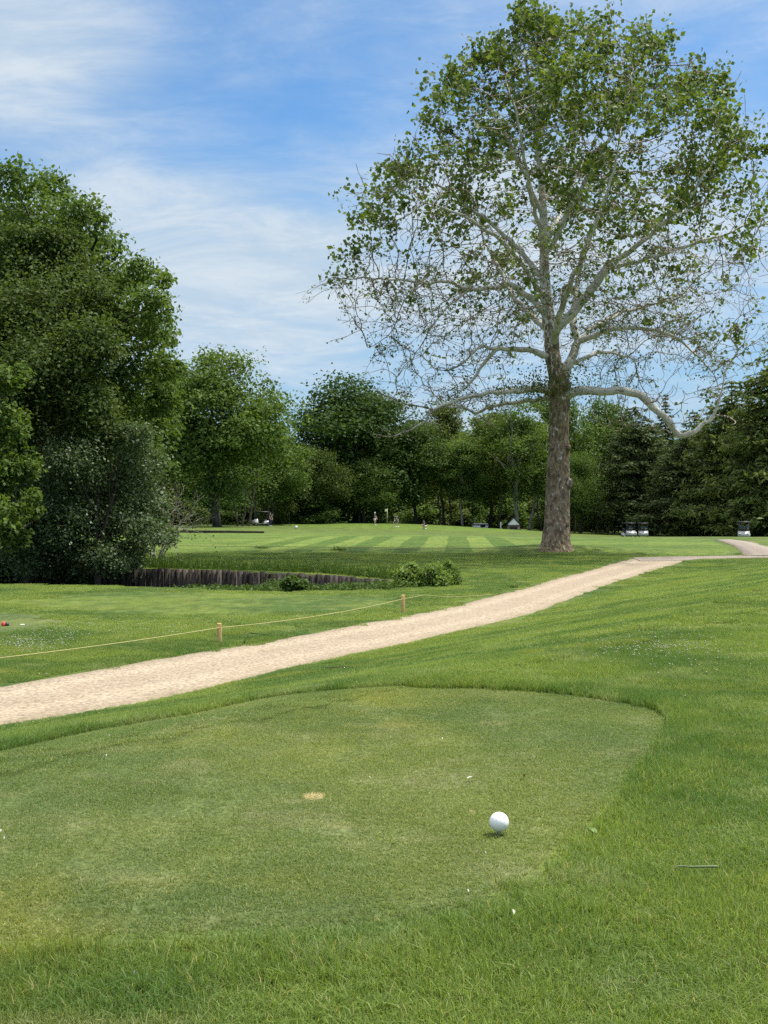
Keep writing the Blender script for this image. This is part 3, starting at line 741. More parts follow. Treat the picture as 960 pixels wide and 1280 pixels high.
# ------------------------------------------------------------------ the sycamore
SYC_D = 42.0
def chaikin(a):
    a = np.asarray(a, float)
    if len(a) < 3: return a
    q = .75 * a[:-1] + .25 * a[1:]; w_ = .25 * a[:-1] + .75 * a[1:]
    o = np.empty((2 * len(q), *a.shape[1:])); o[0::2] = q; o[1::2] = w_
    return np.concatenate([a[:1], o, a[-1:]])
def sycamore():
    g = np.random.default_rng(12)
    base = G(695, 688); d = base[1]
    m = d / F
    def w(px, py, dy=0.0):                       # photo position at the tree's distance, in the tree's own frame
        return np.array([(px - 695.5) * m, dy, (688 - py) * m])
    trunk = [(695, 692, .72), (695, 687, .60), (695.5, 680, .53), (696, 668, .485), (697, 650, .455), (697.5, 630, .44), (698, 600, .415), (699, 570, .375), (699.5, 540, .35), (700, 515, .34), (700.5, 497, .36), (699, 480, .34), (695, 462, .29), (691, 440, .265),
             (690, 418, .27), (686, 395, .24), (683, 370, .20), (681, 340, .18), (681, 305, .155), (680, 265, .135), (677, 220, .11), (671, 170, .085), (663, 110, .06), (656, 55, .035), (651, 12, .02)]
    LI = {
        'r1': [(691, 417, .27, 0), (700, 406, .24, 0), (716, 392, .225, -.2), (737, 366, .20, -.5), (755, 342, .17, -.7), (772, 326, .14, -.9), (800, 308, .10, -1.1), (835, 275, .07, -1.3), (868, 236, .045, -1.3), (890, 200, .02, -1.2)],
        'r2': [(703, 492, .30, .25), (707, 474, .26, .3), (712, 455, .235, .4), (720, 440, .21, .5), (727, 424, .18, .6), (723, 405, .165, .8), (724, 380, .15, 1.2), (733, 340, .12, 1.9), (748, 290, .09, 2.6), (772, 235, .06, 3.2), (800, 175, .03, 3.6)],
        'r3': [(703, 496, .24, -.1), (716, 491, .17, -.3), (735, 490, .155, -.4), (765, 491, .15, -.5), (795, 494, .14, -.6), (812, 509, .13, -.6), (828, 527, .125, -.6), (838, 538, .12, -.6), (848, 547, .105, -.6), (857, 541, .095, -.5), (868, 538, .085, -.5), (878, 529, .075, -.5), (890, 525, .06, -.4), (891, 512, .05, -.4), (898, 494, .04, -.3), (905, 470, .025, -.2)],
        'r3b': [(890, 525, .04, -.4), (905, 522, .03, -.5), (915, 530, .02, -.7)],
        'r6': [(728, 424, .14, .6), (748, 417, .12, .3), (770, 409, .11, 0), (792, 412, .095, -.2), (815, 414, .08, -.4), (840, 425, .06, -.6), (862, 444, .04, -.7), (880, 462, .025, -.8), (892, 488, .015, -.8)],
        'r7': [(712, 455, .12, .4), (735, 444, .09, .8), (755, 435, .075, 1.1), (780, 432, .05, 1.6), (810, 440, .03, 2.1)],
        'r5': [(755, 342, .11, -.7), (785, 338, .085, -1.3), (820, 330, .07, -1.9), (865, 320, .05, -2.3), (905, 305, .03, -2.4), (938, 290, .015, -2.5)],
        'r4': [(681, 320, .14, 0), (700, 285, .115, -.6), (722, 245, .09, -1.0), (750, 195, .065, -1.3), (780, 145, .045, -1.4), (805, 100, .025, -1.4), (818, 72, .012, -1.4)],
        'r8': [(679, 255, .09, 0), (700, 215, .07, .5), (720, 160, .05, .9), (735, 100, .03, 1.1), (742, 45, .012, 1.2)],
        'l1': [(690, 442, .19, 0), (678, 446, .15, -.1), (660, 439, .13, -.3), (640, 437, .12, -.5), (622, 439, .10, -.6), (606, 452, .075, -.7), (596, 470, .055, -.7), (580, 488, .035, -.7), (560, 500, .02, -.7)],
        'l1b': [(622, 439, .07, -.6), (600, 436, .06, -.9), (585, 452, .045, -1.1), (570, 465, .03, -1.2), (545, 470, .015, -1.3)],
        'l0': [(699, 490, .2, -.1), (675, 488, .15, -.3), (645, 490, .13, -.6), (618, 494, .10, -.9), (590, 498, .08, -1.1), (566, 507, .06, -1.3), (540, 516, .05, -1.5), (528, 535, .038, -1.6), (505, 545, .03, -1.6), (480, 551, .02, -1.6)],
        'l0b': [(540, 516, .035, -1.5), (512, 513, .028, -1.8), (490, 506, .02, -2.0), (470, 500, .012, -2.1)],
        'l0c': [(699, 495, .15, .1), (672, 497, .11, .6), (640, 500, .085, 1.2), (600, 508, .06, 1.8), (560, 500, .035, 2.3)],
        'l2': [(686, 398, .2, 0), (670, 382, .16, -.2), (655, 368, .14, -.3), (635, 357, .12, -.3), (610, 362, .10, -.3), (586, 365, .085, -.3), (560, 354, .07, -.2), (525, 352, .05, 0), (485, 348, .035, .2), (450, 345, .022, .3), (412, 344, .012, .3)],
        'l2b': [(525, 352, .03, 0), (505, 380, .025, -.4), (492, 412, .02, -.6), (474, 434, .014, -.7), (460, 440, .01, -.8)],
        'l2c': [(586, 365, .05, -.3), (560, 385, .04, -.7), (540, 412, .03, -1.0), (525, 440, .018, -1.2)],
        'l3': [(682, 350, .15, 0), (664, 322, .125, .4), (640, 292, .10, .8), (605, 258, .075, 1.1), (565, 228, .05, 1.3), (525, 205, .03, 1.3), (490, 215, .015, 1.3)],
        'l4': [(680, 275, .12, 0), (660, 235, .095, -.5), (635, 190, .07, -.8), (608, 145, .045, -1.0), (585, 110, .02, -1.1)],
        'f1': [(690, 432, .18, -.2), (692, 405, .14, -1.4), (698, 375, .12, -2.6), (712, 335, .085, -3.8), (728, 285, .05, -4.7), (738, 235, .025, -5.2)],
        'f2': [(682, 335, .13, -.1), (668, 300, .10, -1.5), (650, 262, .075, -2.8), (636, 218, .05, -3.8), (622, 175, .025, -4.4)],
        'f3': [(683, 372, .12, -.1), (650, 345, .10, -1.4), (612, 318, .075, -2.6), (570, 300, .05, -3.4), (530, 290, .025, -3.8)],
        'b1': [(688, 412, .17, .2), (672, 385, .14, 1.5), (655, 350, .11, 3.0), (640, 305, .08, 4.2), (620, 255, .05, 5.0), (605, 205, .025, 5.3)],
        'b2': [(681, 310, .13, .1), (698, 275, .10, 1.4), (720, 232, .075, 2.8), (742, 185, .05, 3.8), (760, 140, .02, 4.3)],
        'b3': [(727, 424, .11, .7), (760, 395, .09, 1.8), (800, 372, .07, 2.9), (845, 355, .045, 3.7), (885, 345, .02, 4.1)],
    }
    LI = {k_: [(x, y, r * (.78 if r > .08 else .9), dy) for x, y, r, dy in v_] if k_ != 'r3' else v_ for k_, v_ in LI.items()}
    STEP = .30
    Pn, Pa, Rh = [], [], []
    def chain(rows, parent):
        pts = np.array([w(x, y, dy) for x, y, r, dy in rows]); rr = np.array([r for _, _, r, _ in rows])
        s = np.concatenate([[0], np.cumsum(np.linalg.norm(np.diff(pts, axis=0), axis=1))]); n = max(2, int(s[-1] / STEP))
        u = np.linspace(0, s[-1], n + 1); q = np.c_[[np.interp(u, s, pts[:, k]) for k in range(3)]].T; rq = np.interp(u, s, rr)
        jit = g.normal(0, .035, q.shape); jit[0] = 0
        if parent >= 0: q = q + jit
        st = 1 if parent >= 0 else 0
        for k in range(st, len(q)):
            Pn.append(q[k]); Pa.append(parent if k == st else len(Pn) - 2); Rh.append(rq[k])
    chain([(x, y, r, 0) for x, y, r in trunk], -1)
    ntr = len(Pn)
    for key, rows in LI.items():
        p0 = w(rows[0][0], rows[0][1], rows[0][3]); dd = np.linalg.norm(np.array(Pn) - p0, axis=1)
        chain(rows, int(np.argmin(dd)))
    # crown envelope from the photo: x extents at each height
    Y = [6, 18, 34, 60, 100, 150, 200, 250, 300, 350, 400, 450, 490, 530, 560]
    Lx = [650, 645, 634, 600, 562, 515, 480, 455, 432, 412, 440, 470, 490, 505, 540]
    Rx = [662, 676, 700, 800, 872, 925, 948, 957, 957, 955, 955, 945, 915, 895, 870]
    NA = 14000
    A = []
    while len(A) < NA:
        y = g.uniform(6, 545); l, r = np.interp(y, Y, Lx), np.interp(y, Y, Rx)
        dens = np.interp(y, [0, 350, 430, 545], [1, 1, .5, .15])
        if g.random() > dens: continue
        a = g.uniform(0, 6.2832); q = g.random() ** .42
        cxp, hw = (l + r) / 2, (r - l) / 2
        hw = hw * (1 + .10 * math.sin(y * .11 + 2.2 * a) + .07 * math.sin(y * .043 - 3 * a + 1))
        x = cxp + math.cos(a) * q * hw; dy = math.sin(a) * q * min(hw * m, 8.2) * .9
        if y > 425 and abs(x - 697) < 55: continue
        A.append(w(x, y + g.normal(0, 4), dy))
    A = np.array(A)
    P = np.array(Pn); PA = list(Pa)
    D = np.full(len(A), 1e9); I = np.zeros(len(A), int); alive = np.ones(len(A), bool)
    def upd(lo, hi):
        for s in range(lo, hi, 400):
            e = min(hi, s + 400)
            dd = np.linalg.norm(A[:, None] - P[None, s:e], axis=2); k = dd.argmin(1); v = dd[np.arange(len(A)), k]
            b = v < D; D[b] = v[b]; I[b] = k[b] + s
    low0 = int(ntr * .66)
    upd(0, len(P))
    for it in range(70):
        act = alive & (D < 3.2) & (I >= low0)
        if not act.any(): break
        idx = I[act]; v = unit(A[act] - P[idx])
        nb = np.unique(idx); S = np.zeros((len(P), 3)); np.add.at(S, idx, v)
        dirs = unit(S[nb]) + g.normal(0, .22, (len(nb), 3))
        low = P[nb, 2] < 250 * m
        dirs[:, 2] -= np.where(low, .12, -.05)
        new = P[nb] + unit(dirs) * STEP * g.uniform(.8, 1.15, (len(nb), 1))
        lo = len(P); P = np.concatenate([P, new]); PA += list(nb); upd(lo, len(P))
        alive &= D > .38
        if len(P) > 24000: break
    shoots = []
    for x, y, dy in ((654, -6, 0), (648, 4, .6), (668, 16, -.8), (692, 30, .5), (712, 44, -1), (742, 26, .6), (758, 22, -.5), (770, 34, 1), (800, 40, -.8), (828, 36, .3), (834, 48, -.9), (812, 62, 1.5), (872, 92, .4), (902, 96, -.6), (912, 122, .8), (936, 168, 0), (948, 196, -1), (955, 230, .6), (952, 300, .5),
                     (622, 36, .5), (598, 62, -.6), (578, 92, .4), (560, 104, -.9), (536, 132, .6), (528, 150, -.4), (508, 176, .8), (497, 208, 0), (478, 214, -.7), (462, 250, .5), (450, 276, -.4), (436, 300, .4), (424, 322, -.5), (418, 338, .6), (862, 108, -1.5), (786, 58, -2), (726, 58, 2)):
        e = w(x, y, dy); k0 = int(np.argmin(np.linalg.norm(P - (e + (w(694, 300) - e) * .16), axis=1) + 10 * (np.arange(len(P)) < ntr * .8)))
        q = wiggle(P[k0], e, max(4, int(np.linalg.norm(e - P[k0]) / .22)), .10, g)
        lo = len(P); P = np.concatenate([P, q[1:]]); PA += [k0] + list(range(lo, lo + len(q) - 2)); shoots += list(range(lo, len(P)))
    n = len(P); PA = np.array(PA)
    Rh = np.concatenate([np.array(Rh), np.zeros(n - len(Rh))])
    kids = [[] for _ in range(n)]
    for k in range(1, n): kids[PA[k]].append(k)
    E = 2.5; r = np.zeros(n)
    for k in range(n - 1, -1, -1):
        s = sum(r[c] ** E for c in kids[k])
        r[k] = max(.0082, min(s ** (1 / E), .12) if s else .0082)
    r = np.where(Rh > 0, np.maximum(Rh * 1.0, .010), r)
    # bark whiteness: flaky brown low on the trunk, mottled leader, chalky limbs
    zr = P[:, 2]
    white = np.clip(.86 + g.normal(0, .04, n), 0, 1)
    white[:ntr] = np.interp(zr[:ntr] / m, [0, 190, 260, 320, 400], [.10, .12, .30, .55, .72])
    white = np.where(r < .02, .27, np.where(r < .03, .45, white))
    mbw = MB(); mbt = MB(); done = np.zeros(n, bool)
    starts = [(0, -1)]; tips = []
    while starts:
        k, par = starts.pop(); ch = [par] if par >= 0 else []
        while True:
            ch.append(k)
            if not kids[k]: tips.append(k); break
            ks = sorted(kids[k], key=lambda c: -r[c] - (1 if (Rh[c] > 0 and c == k + 1) else 0))
            for c in ks[1:]: starts.append((c, k))
            k = ks[0]
        if len(ch) < 2: continue
        pts = P[ch]; rr = r[ch].copy()
        if par >= 0: rr[0] = min(rr[0], rr[1] * 1.25)
        wv = white[ch].copy()
        if par >= 0: wv[0] = wv[1]
        if rr[-1] < .03 or par >= 0:
            pts, rr, wv = chaikin(pts), chaikin(rr), chaikin(wv)
        if par < 0:
            mbw.tube(pts, rr, 28, .035, g, white=wv)
        elif rr[1] > .03:
            mbw.tube(pts, rr, 9, .06, g, white=wv)
        else: mbt.tube(pts, rr, 4, white=wv)
    root = empty('sycamore_tree', base); tag(root, 'big sycamore with pale mottled bark and a sparse crown beside the gravel path', 'tree')
    # bark
    mt, t = new_mat('sycamore bark')
    p = objco(t); wh = t.attr('white')
    big = t.noise(p, 2.2, 5, .65); med = t.noise(t.n('ShaderNodeMapping', ins={'Vector': p, 'Scale': (1, 1, .45)}).outputs[0], 9.0, 5, .65)
    vo = t.n('ShaderNodeTexVoronoi', ins={'Vector': t.n('ShaderNodeMapping', ins={'Vector': p, 'Scale': (1, 1, .5)}).outputs[0], 'Scale': 11.0})
    brown = t.mix(t.ramp(med, .35, .65), (.13, .086, .058), (.34, .25, .175))
    brown = t.mix(t.ramp(t.noise(p, .8, 3), .4, .7), brown, t.mix(1.0, brown, (.75, .78, .62), 'MULTIPLY'))
    pale = t.mix(t.ramp(big, .35, .65), (.42, .385, .32), (.62, .585, .52))
    sel = t.math('ADD', t.math('MULTIPLY', wh, 1.05), t.math('MULTIPLY', t.math('SUBTRACT', t.math('ADD', t.math('MULTIPLY', med, .5), t.math('MULTIPLY', vo.outputs['Distance'], .55)), .5), 1.7))
    col = t.mix(t.ramp(sel, .42, .56), brown, pale)
    hgt = t.math('ADD', med, t.math('MULTIPLY', vo.outputs['Distance'], .8))
    bp = t.n('ShaderNodeBump', ins={'Height': hgt, 'Strength': .9, 'Distance': .05}).outputs[0]
    out(t, principled(t, col, .8, .2, bp))
    mbw.build('trunk', mt, root, smooth=True)
    mbt.build('twigs', mt, root)
    # burls and the cut stub low on the trunk
    for (px, py, s) in ((710, 604, .17), (686, 655, .17), (705, 654, .16), (709, 560, .10), (690, 560, .10), (692, 484, .22), (706, 482, .20), (686, 490, .16)):
        c = w(px, py, -.22); prof = [(s * math.sin(a), s * 1.2 * math.cos(a)) for a in np.linspace(.1, 3.04, 8)]
        mb = MB(); mb.lathe(prof, c, 10); mb.V[0] = mb.V[0] + g.normal(0, .022, mb.V[0].shape)
        mb.pa['white'] = [np.full(mb.n, .12)]; mb.build('burl', mt, root, smooth=True)
    # leaves: tufts at the twig ends, dense high up and sparse low down
    tw = np.where(r < .030)[0]; tw = tw[tw > ntr]
    h = P[tw, 2] / m; lf = np.array([len(kids[k]) == 0 for k in tw])
    keep = np.interp(h, [100, 180, 260, 330, 400, 700], [.06, .12, .20, .40, .9, 1.0]) * np.where(lf, 1.0, .34)
    xr = P[tw, 0] / m
    keep *= np.where((xr < -60) & (h < 430), .62, 1.0)
    # foliage comes in bunches with open windows between
    C = P[tw][g.integers(0, len(tw), 260)]
    dmin = np.min(np.linalg.norm(P[tw][:, None] - C[None], axis=2), axis=1)
    top_ = np.interp(h, [300, 480], [0, 1])
    keep *= np.where(dmin < .62, 1.6, np.where(dmin < .9, .75, .14 + .14 * top_))
    keep = np.where(np.isin(tw, shoots), .9, keep * np.interp(h, [300, 420], [.40, .40]))
    s = tw[g.random(len(tw)) < keep]
    sz = np.interp(P[s, 2] / m, [150, 300, 420], [.6, .85, 1.0])
    cnt = (g.integers(10, 34, len(s)) * np.interp(P[s, 2] / m, [200, 330, 450], [.28, .8, 1.6])).astype(int) + 1; q = np.repeat(s, cnt); szq = np.repeat(sz, cnt)
    sg = np.repeat(g.uniform(.13, .32, len(s)), cnt)[:, None]
    off = g.normal(0, 1, (len(q), 3)) * sg * szq[:, None]; off[:, 2] -= .03
    mb = MB(); Q = P[q] + off
    leaves(mb, Q, np.tile([.1, -.1, .55], (len(Q), 1)), .165, g, .8, .28, spread=.75)
    # fine hanging shoots below the limbs, with a few small young leaves
    low_n = np.where((P[:, 2] < 345 * m) & (r < .11) & (r > .012) & (np.arange(n) > ntr) & ((P[:, 0] < 20 * m) | (P[:, 2] > 205 * m)))[0]
    mh = MB(); TL = []
    for k in g.choice(low_n, min(760, len(low_n)), replace=False):
        L = g.uniform(.5, 1.5) * np.interp(P[k, 2] / m, [120, 340], [.8, 1.15]); a = g.uniform(0, 6.283); nn = 7
        q = [P[k]]; dd = np.array([math.cos(a) * .8, math.sin(a) * .8, g.uniform(-.3, .6)])
        for _ in range(nn):
            dd = unit(dd + g.normal(0, .17, 3) + np.array([0, 0, -.13])); q.append(q[-1] + dd * L / nn)
        q = np.array(q); mh.tube(chaikin(q), np.linspace(.011, .005, len(chaikin(q))), 4, white=.26)
        for _ in range(g.integers(2, 5)):
            i = g.integers(2, nn); b = q[i]; d2 = unit(q[i] - q[i - 1] + g.normal(0, .6, 3)); e = b + d2 * g.uniform(.12, .4) * L; mh.tube([b, (b + e) / 2 + g.normal(0, .02, 3), e], [.007, .006, .004], 3, white=.24); TL.append(e)
        TL.append(q[-1])
    mh.build('hanging_shoots', mt, root)
    TL = np.array(TL); TL = TL[g.random(len(TL)) < .7]; TQ = np.repeat(TL, 4, 0); TQ = TQ + g.normal(0, .06, TQ.shape); leaves(mb, TQ, np.tile([.1, -.1, .5], (len(TQ), 1)), .085, g, .75)
    # moss and epiphytes about the fork
    mb.build('crown', M['leaf_syc'], root)
    mb = MB(); c = w(694, 482, -.3); Q = c + g.normal(0, 1, (1500, 3)) * np.array([.75, .45, .42]); leaves(mb, Q, Q - c, .085, g)
    c = w(660, 490, -.3); Q = c + g.normal(0, 1, (700, 3)) * np.array([.7, .4, .2]); leaves(mb, Q, Q - c, .085, g)
    mb.build('fork_sprouts', M['leaf_olive'], root)
    print('sycamore nodes', n, 'leaves', len(q), 'base', base)
sycamore()

# ------------------------------------------------------------------ the wood behind: trees one by one
PROTO = {}
def broad_proto(key, seed, H, Wd, base, nl, nleaf, leaf, shape='round', trunk_r=.38, sub=14, sig=.28, ntr=1):
    g = np.random.default_rng(seed); lobes = []
    for k in range(nl):
        while True:
            v = g.uniform(-1, 1, 3)
            q = np.linalg.norm(v)
            if .35 < q < 1: break
        zc = (v[2] * .5 + .5); z = base * H + zc * (H - base * H) * .9
        wz = {'round': math.sin(math.pi * min(1, .18 + zc * .78)) ** .55, 'oval': math.sin(math.pi * min(1, .25 + zc * .68)) ** .8, 'wide': (1 - zc ** 2.5 * .75)}[shape]
        rl = Wd * g.uniform(.12, .21)
        lobes.append((v[0] * Wd * .42 * wz, v[1] * Wd * .42 * wz, z, rl, rl, rl * .82))
    lobes = np.array(lobes)
    mt = MB()
    for q in range(ntr):
        o = np.array([g.normal(0, .5), g.normal(0, .4), 0]) if ntr > 1 else np.zeros(3)
        top = np.array([g.normal(0, .05) * Wd, g.normal(0, .05) * Wd, H * .8]) + o * 3
        tr = wiggle(o - np.array([0, 0, .3]), top, 10, .05, g); rr = np.linspace(1, .2, 10) * trunk_r * (1 if ntr == 1 else .7); rr[0] *= 1.4
        mt.tube(tr, rr, 9, .04, g)
        for k in g.permutation(nl)[:10]:
            i = g.integers(3, 8); mt.tube(wiggle(tr[i], lobes[k, :3], 6, .1, g, .06), np.linspace(rr[i] * .5, .04, 6), 5)
    mc = MB(); foliage(mc, lobes, nleaf, leaf, g, sub, .85, .2, .66, sig)
    PROTO[key] = (mt.mesh('trunk', M['bark_dark'], True), mc.mesh('crown', M['leaf_mid']), H, Wd)
def conifer_proto(key, seed, H, Wd, n_whorl, per, spire=1.0, low=.06, nl=34):
    g = np.random.default_rng(seed); mt = MB(); mc = MB()
    mt.tube([(0, 0, -.3), (0, 0, H * .5), (0, 0, H * .98)], [.34, .2, .03], 8)
    for k in range(n_whorl):
        zf = low + (1 - low) * (k / n_whorl) ** .92
        Ln = Wd / 2 * (1 - zf) ** (.75 * spire) * g.uniform(.8, 1.1) + .15
        for b in range(per if zf < .85 else 4):
            a = g.uniform(0, 6.283); L = Ln * g.uniform(.72, 1.12)
            t = np.linspace(0, 1, 6)
            dirx, diry = math.cos(a), math.sin(a)
            zc = zf * H + L * (.12 * t - .55 * t ** 1.6 + .25 * t ** 4)
            br = np.c_[dirx * L * t, diry * L * t, zc]
            mt.tube(br, np.linspace(.05, .012, 6), 3)
            m = int(nl * (L / (Wd / 2)) ** 1.1) + 8
            u = g.random(m) ** .7; side = g.normal(0, .17, m) * L * (.35 + .65 * np.sin(np.pi * np.clip(u, 0, 1)))
            p = np.c_[np.interp(u, t, br[:, 0]) - diry * side, np.interp(u, t, br[:, 1]) + dirx * side, np.interp(u, t, br[:, 2]) - np.abs(g.normal(0, .10, m)) * L * .5 - np.abs(side) * .25]
            leaves(mc, p, np.tile([dirx * .35, diry * .35, .8], (m, 1)), .52, g, .38, .3, spread=.5)
    PROTO[key] = (mt.mesh('trunk', M['bark_dark'], True), mc.mesh('crown', M['needle']), H, Wd)
broad_proto('oak', 101, 20, 16, .16, 50, 46000, .36, 'round', .45)
broad_proto('maple', 102, 20, 13, .12, 40, 24000, .34, 'oval', .32)
broad_proto('wide', 103, 18, 18, .20, 48, 30000, .33, 'wide', .45)
broad_proto('tall', 104, 22, 11, .22, 34, 20000, .33, 'oval', .28, ntr=1)
broad_proto('multi', 105, 20, 13, .24, 36, 20000, .33, 'oval', .34, ntr=3)
broad_proto('dense', 106, 19, 17, .05, 60, 42000, .36, 'round', .5, sub=18, sig=.32)
conifer_proto('spruce', 111, 22, 13, 36, 10, .9, .04, 60)
conifer_proto('hemlock', 112, 18, 15, 34, 12, .62, .03, 70)
conifer_proto('spire', 113, 22, 9, 38, 9, 1.1, .04, 46)
broad_proto('shrub', 107, 5, 7, .02, 20, 7000, .30, 'wide', .08, sub=12, sig=.32)

def wood_tree(name, key, px, top, wpx, d, leaf, label, group=None, bark='bark_dark', cat='tree', rz=None, g=RNG, sink=0.0):
    tm, cm, H, Wd = PROTO[key]
    base = ground_at(px, d); base[2] -= sink
    hm = (CAMZ - (top - HZ) / F * d) - base[2]; wm = wpx / F * d
    root = empty(name, base, g.uniform(0, 6.28) if rz is None else rz, (wm / Wd, wm / Wd, hm / H)); tag(root, label, cat, group)
    for nm, me, mk in (('trunk', tm, bark), ('crown', cm, leaf)):
        o = put(nm, me, root); o.material_slots[0].link = 'OBJECT'; o.material_slots[0].material = M[mk]
    return root
def wood():
    T = wood_tree
    # front rank, left to right
    T('oak_tree', 'oak', 272, 434, 180, 128, 'leaf_mid', 'spreading oak with a clear grey trunk left of the distant golf cart', bark='bark', rz=.6)
    T('broadleaf_tree', 'maple', 205, 452, 120, 150, 'leaf_deep', 'dark tree half hidden behind the tall left bank trees')
    T('broadleaf_tree', 'maple', 338, 520, 100, 152, 'leaf_mid', 'mid green tree just right of the spreading oak')
    T('broadleaf_tree', 'wide', 388, 552, 110, 160, 'leaf_olive', 'low pale olive tree in the dip between the oak and the great dark tree')
    T('oak_tree', 'dense', 446, 468, 205, 172, 'leaf_deep', 'great dark round crowned tree behind the flagstick', rz=2.0)
    T('broadleaf_tree', 'wide', 455, 570, 90, 164, 'leaf_mid', 'smaller mid green tree at the foot of the great dark tree')
    T('broadleaf_tree', 'maple', 520, 512, 90, 170, 'leaf_deep', 'dark narrow tree on the right shoulder of the great dark tree')
    T('broadleaf_tree', 'tall', 556, 496, 82, 186, 'leaf_olive', 'thin crowned olive tree left of the sycamore in the wood')
    T('broadleaf_tree', 'tall', 578, 548, 66, 170, 'leaf_mid', 'slender tree with a pale bare trunk behind the green mound', bark='bark_pale')
    T('broadleaf_tree', 'maple', 612, 502, 105, 176, 'leaf_light', 'light yellowish green tree rising behind the low white wall')
    T('broadleaf_tree', 'multi', 653, 498, 110, 168, 'leaf_light', 'light green tree on three pale leaning trunks beside the white gabled shed', bark='bark_pale', rz=.3)
    T('broadleaf_tree', 'maple', 695, 478, 105, 182, 'leaf_mid', 'mid green tree directly behind the sycamore trunk')
    T('broadleaf_tree', 'wide', 725, 560, 74, 166, 'leaf_light', 'low bright green tree just right of the sycamore trunk')
    T('broadleaf_tree', 'oak', 752, 496, 110, 190, 'leaf_mid', 'round topped green tree between the sycamore and the conifers')
    # conifers at the right
    T('conifer_tree', 'hemlock', 795, 505, 150, 168, 'needle', 'broad drooping dark conifer nearest the sycamore', cat='conifer')
    T('conifer_tree', 'spire', 832, 490, 80, 186, 'needle', 'narrow conifer with a pointed spire behind the crooked white limb', cat='conifer')
    T('conifer_tree', 'spruce', 868, 512, 130, 180, 'needle', 'dark conifer right of the pointed spire', cat='conifer')
    T('conifer_tree', 'hemlock', 858, 535, 150, 158, 'needle', 'lower dark conifer in front of the pair with pointed tops', cat='conifer')
    T('conifer_tree', 'hemlock', 915, 472, 175, 150, 'needle_olive', 'olive green conifer left of the tallest one at the right edge', cat='conifer')
    T('conifer_tree', 'hemlock', 968, 428, 200, 140, 'needle_olive', 'tallest olive green conifer at the right edge above the path branch', cat='conifer')
    T('conifer_tree', 'spruce', 1075, 430, 150, 140, 'needle_olive', 'conifer beyond the right edge of the view', cat='conifer')
    T('conifer_tree', 'spruce', 1190, 450, 160, 150, 'needle', 'dark conifer far beyond the right edge of the view', cat='conifer')
    g = np.random.default_rng(44)
    # the rank behind, which closes the wood
    lab = 'dark woodland tree in the rank behind the front trees'
    for k, px in enumerate(range(-250, 1300, 52)):
        key = ('oak', 'maple', 'dense', 'wide')[k % 4]
        top = np.interp(px, [-250, 150, 230, 330, 380, 420, 500, 560, 700, 800, 960, 1300], [440, 470, 500, 545, 575, 540, 535, 530, 520, 535, 520, 480]) + g.uniform(-10, 14)
        T('woodland_tree', key, px + g.uniform(-12, 12), top, 130 + g.uniform(-15, 25), 225 + g.uniform(-12, 25), 'leaf_deep', lab, 'woodland trees in the back rank', g=g)
    for k, px in enumerate(range(-280, 1350, 60)):
        T('woodland_tree', ('dense', 'wide')[k % 2], px + g.uniform(-14, 14), np.interp(px, [-250, 300, 380, 700, 960, 1300], [520, 575, 590, 560, 560, 520]) + g.uniform(-8, 12), 150 + g.uniform(-15, 25), 262 + g.uniform(-8, 25), 'leaf_deep', lab, 'woodland trees in the back rank', g=g, sink=2.5)
    # outside the frame at the left
    for px, top, d in ((-120, 380, 90), (-330, 420, 120), (130, 520, 120)):
        T('woodland_tree', 'dense', px, top, 190 if px < 0 else 120, d, 'leaf_deep', 'dark woodland tree behind the left bank trees', 'woodland trees behind the left bank', g=g)
    # undergrowth along the foot of the wood
    for k, px in enumerate(range(150, 1180, 27)):
        if 760 < px < 960 and k % 2: continue
        d = g.uniform(192, 212) if px > 400 else g.uniform(150, 180)
        T('shrub', 'shrub', px + g.uniform(-8, 8), np.interp(px, [150, 400, 700, 1180], [622, 622, 626, 634]) + g.uniform(-9, 9), g.uniform(52, 78), d, ('leaf_deep', 'leaf_deep', 'leaf_mid', 'leaf_olive')[k % 4],
          'low dark undergrowth shrub along the foot of the wood', 'undergrowth shrubs along the foot of the wood', cat='shrub', g=g)
    # thin pale stems under the oak and the wood edge
    for k, (px, y0, d, lean) in enumerate([(214, 600, 138, .02), (226, 605, 140, -.03), (236, 600, 141, .04), (268, 612, 146, 0), (274, 606, 145, .05), (297, 598, 140, -.06), (303, 618, 139, .05), (310, 610, 142, .10), (322, 606, 150, -.08), (330, 618, 150, .12),
                                           (436, 600, 168, .02), (449, 606, 166, 0), (472, 596, 169, -.02), (548, 606, 172, .03), (562, 590, 178, .02), (625, 612, 172, .02), (676, 596, 176, -.02), (718, 604, 172, .04), (745, 600, 176, .02), (768, 612, 176, 0)]):
        b = ground_at(px, d); Ht = CAMZ - (y0 - HZ) / F * d - b[2] + 3
        root = empty('thin_tree', b); tag(root, 'thin bare stem standing in the shade at the edge of the wood', 'tree', 'thin stems at the edge of the wood')
        mb = MB(); tr = wiggle((0, 0, -.2), (lean * Ht * 2, g.normal(0, .3), Ht), 9, .05, g); mb.tube(tr, np.linspace(.16, .06, 9), 6)
        for q in range(4):
            i = g.integers(3, 8); a = g.uniform(0, 6.28); mb.tube(wiggle(tr[i], tr[i] + np.array([math.cos(a), math.sin(a), .6]) * g.uniform(1, 2.2), 5, .15, g), np.linspace(.05, .015, 5), 4)
        mb.build('trunk', M['bark'], root, smooth=True)
        mb = MB(); P = np.repeat(tr[-3:], 130, 0) + g.normal(0, 1, (390, 3)) * np.array([1.3, 1.3, 1.1]); leaves(mb, P, np.tile([0, 0, 1.0], (390, 1)), .30, g); mb.build('crown', M['leaf_mid'], root)
wood()

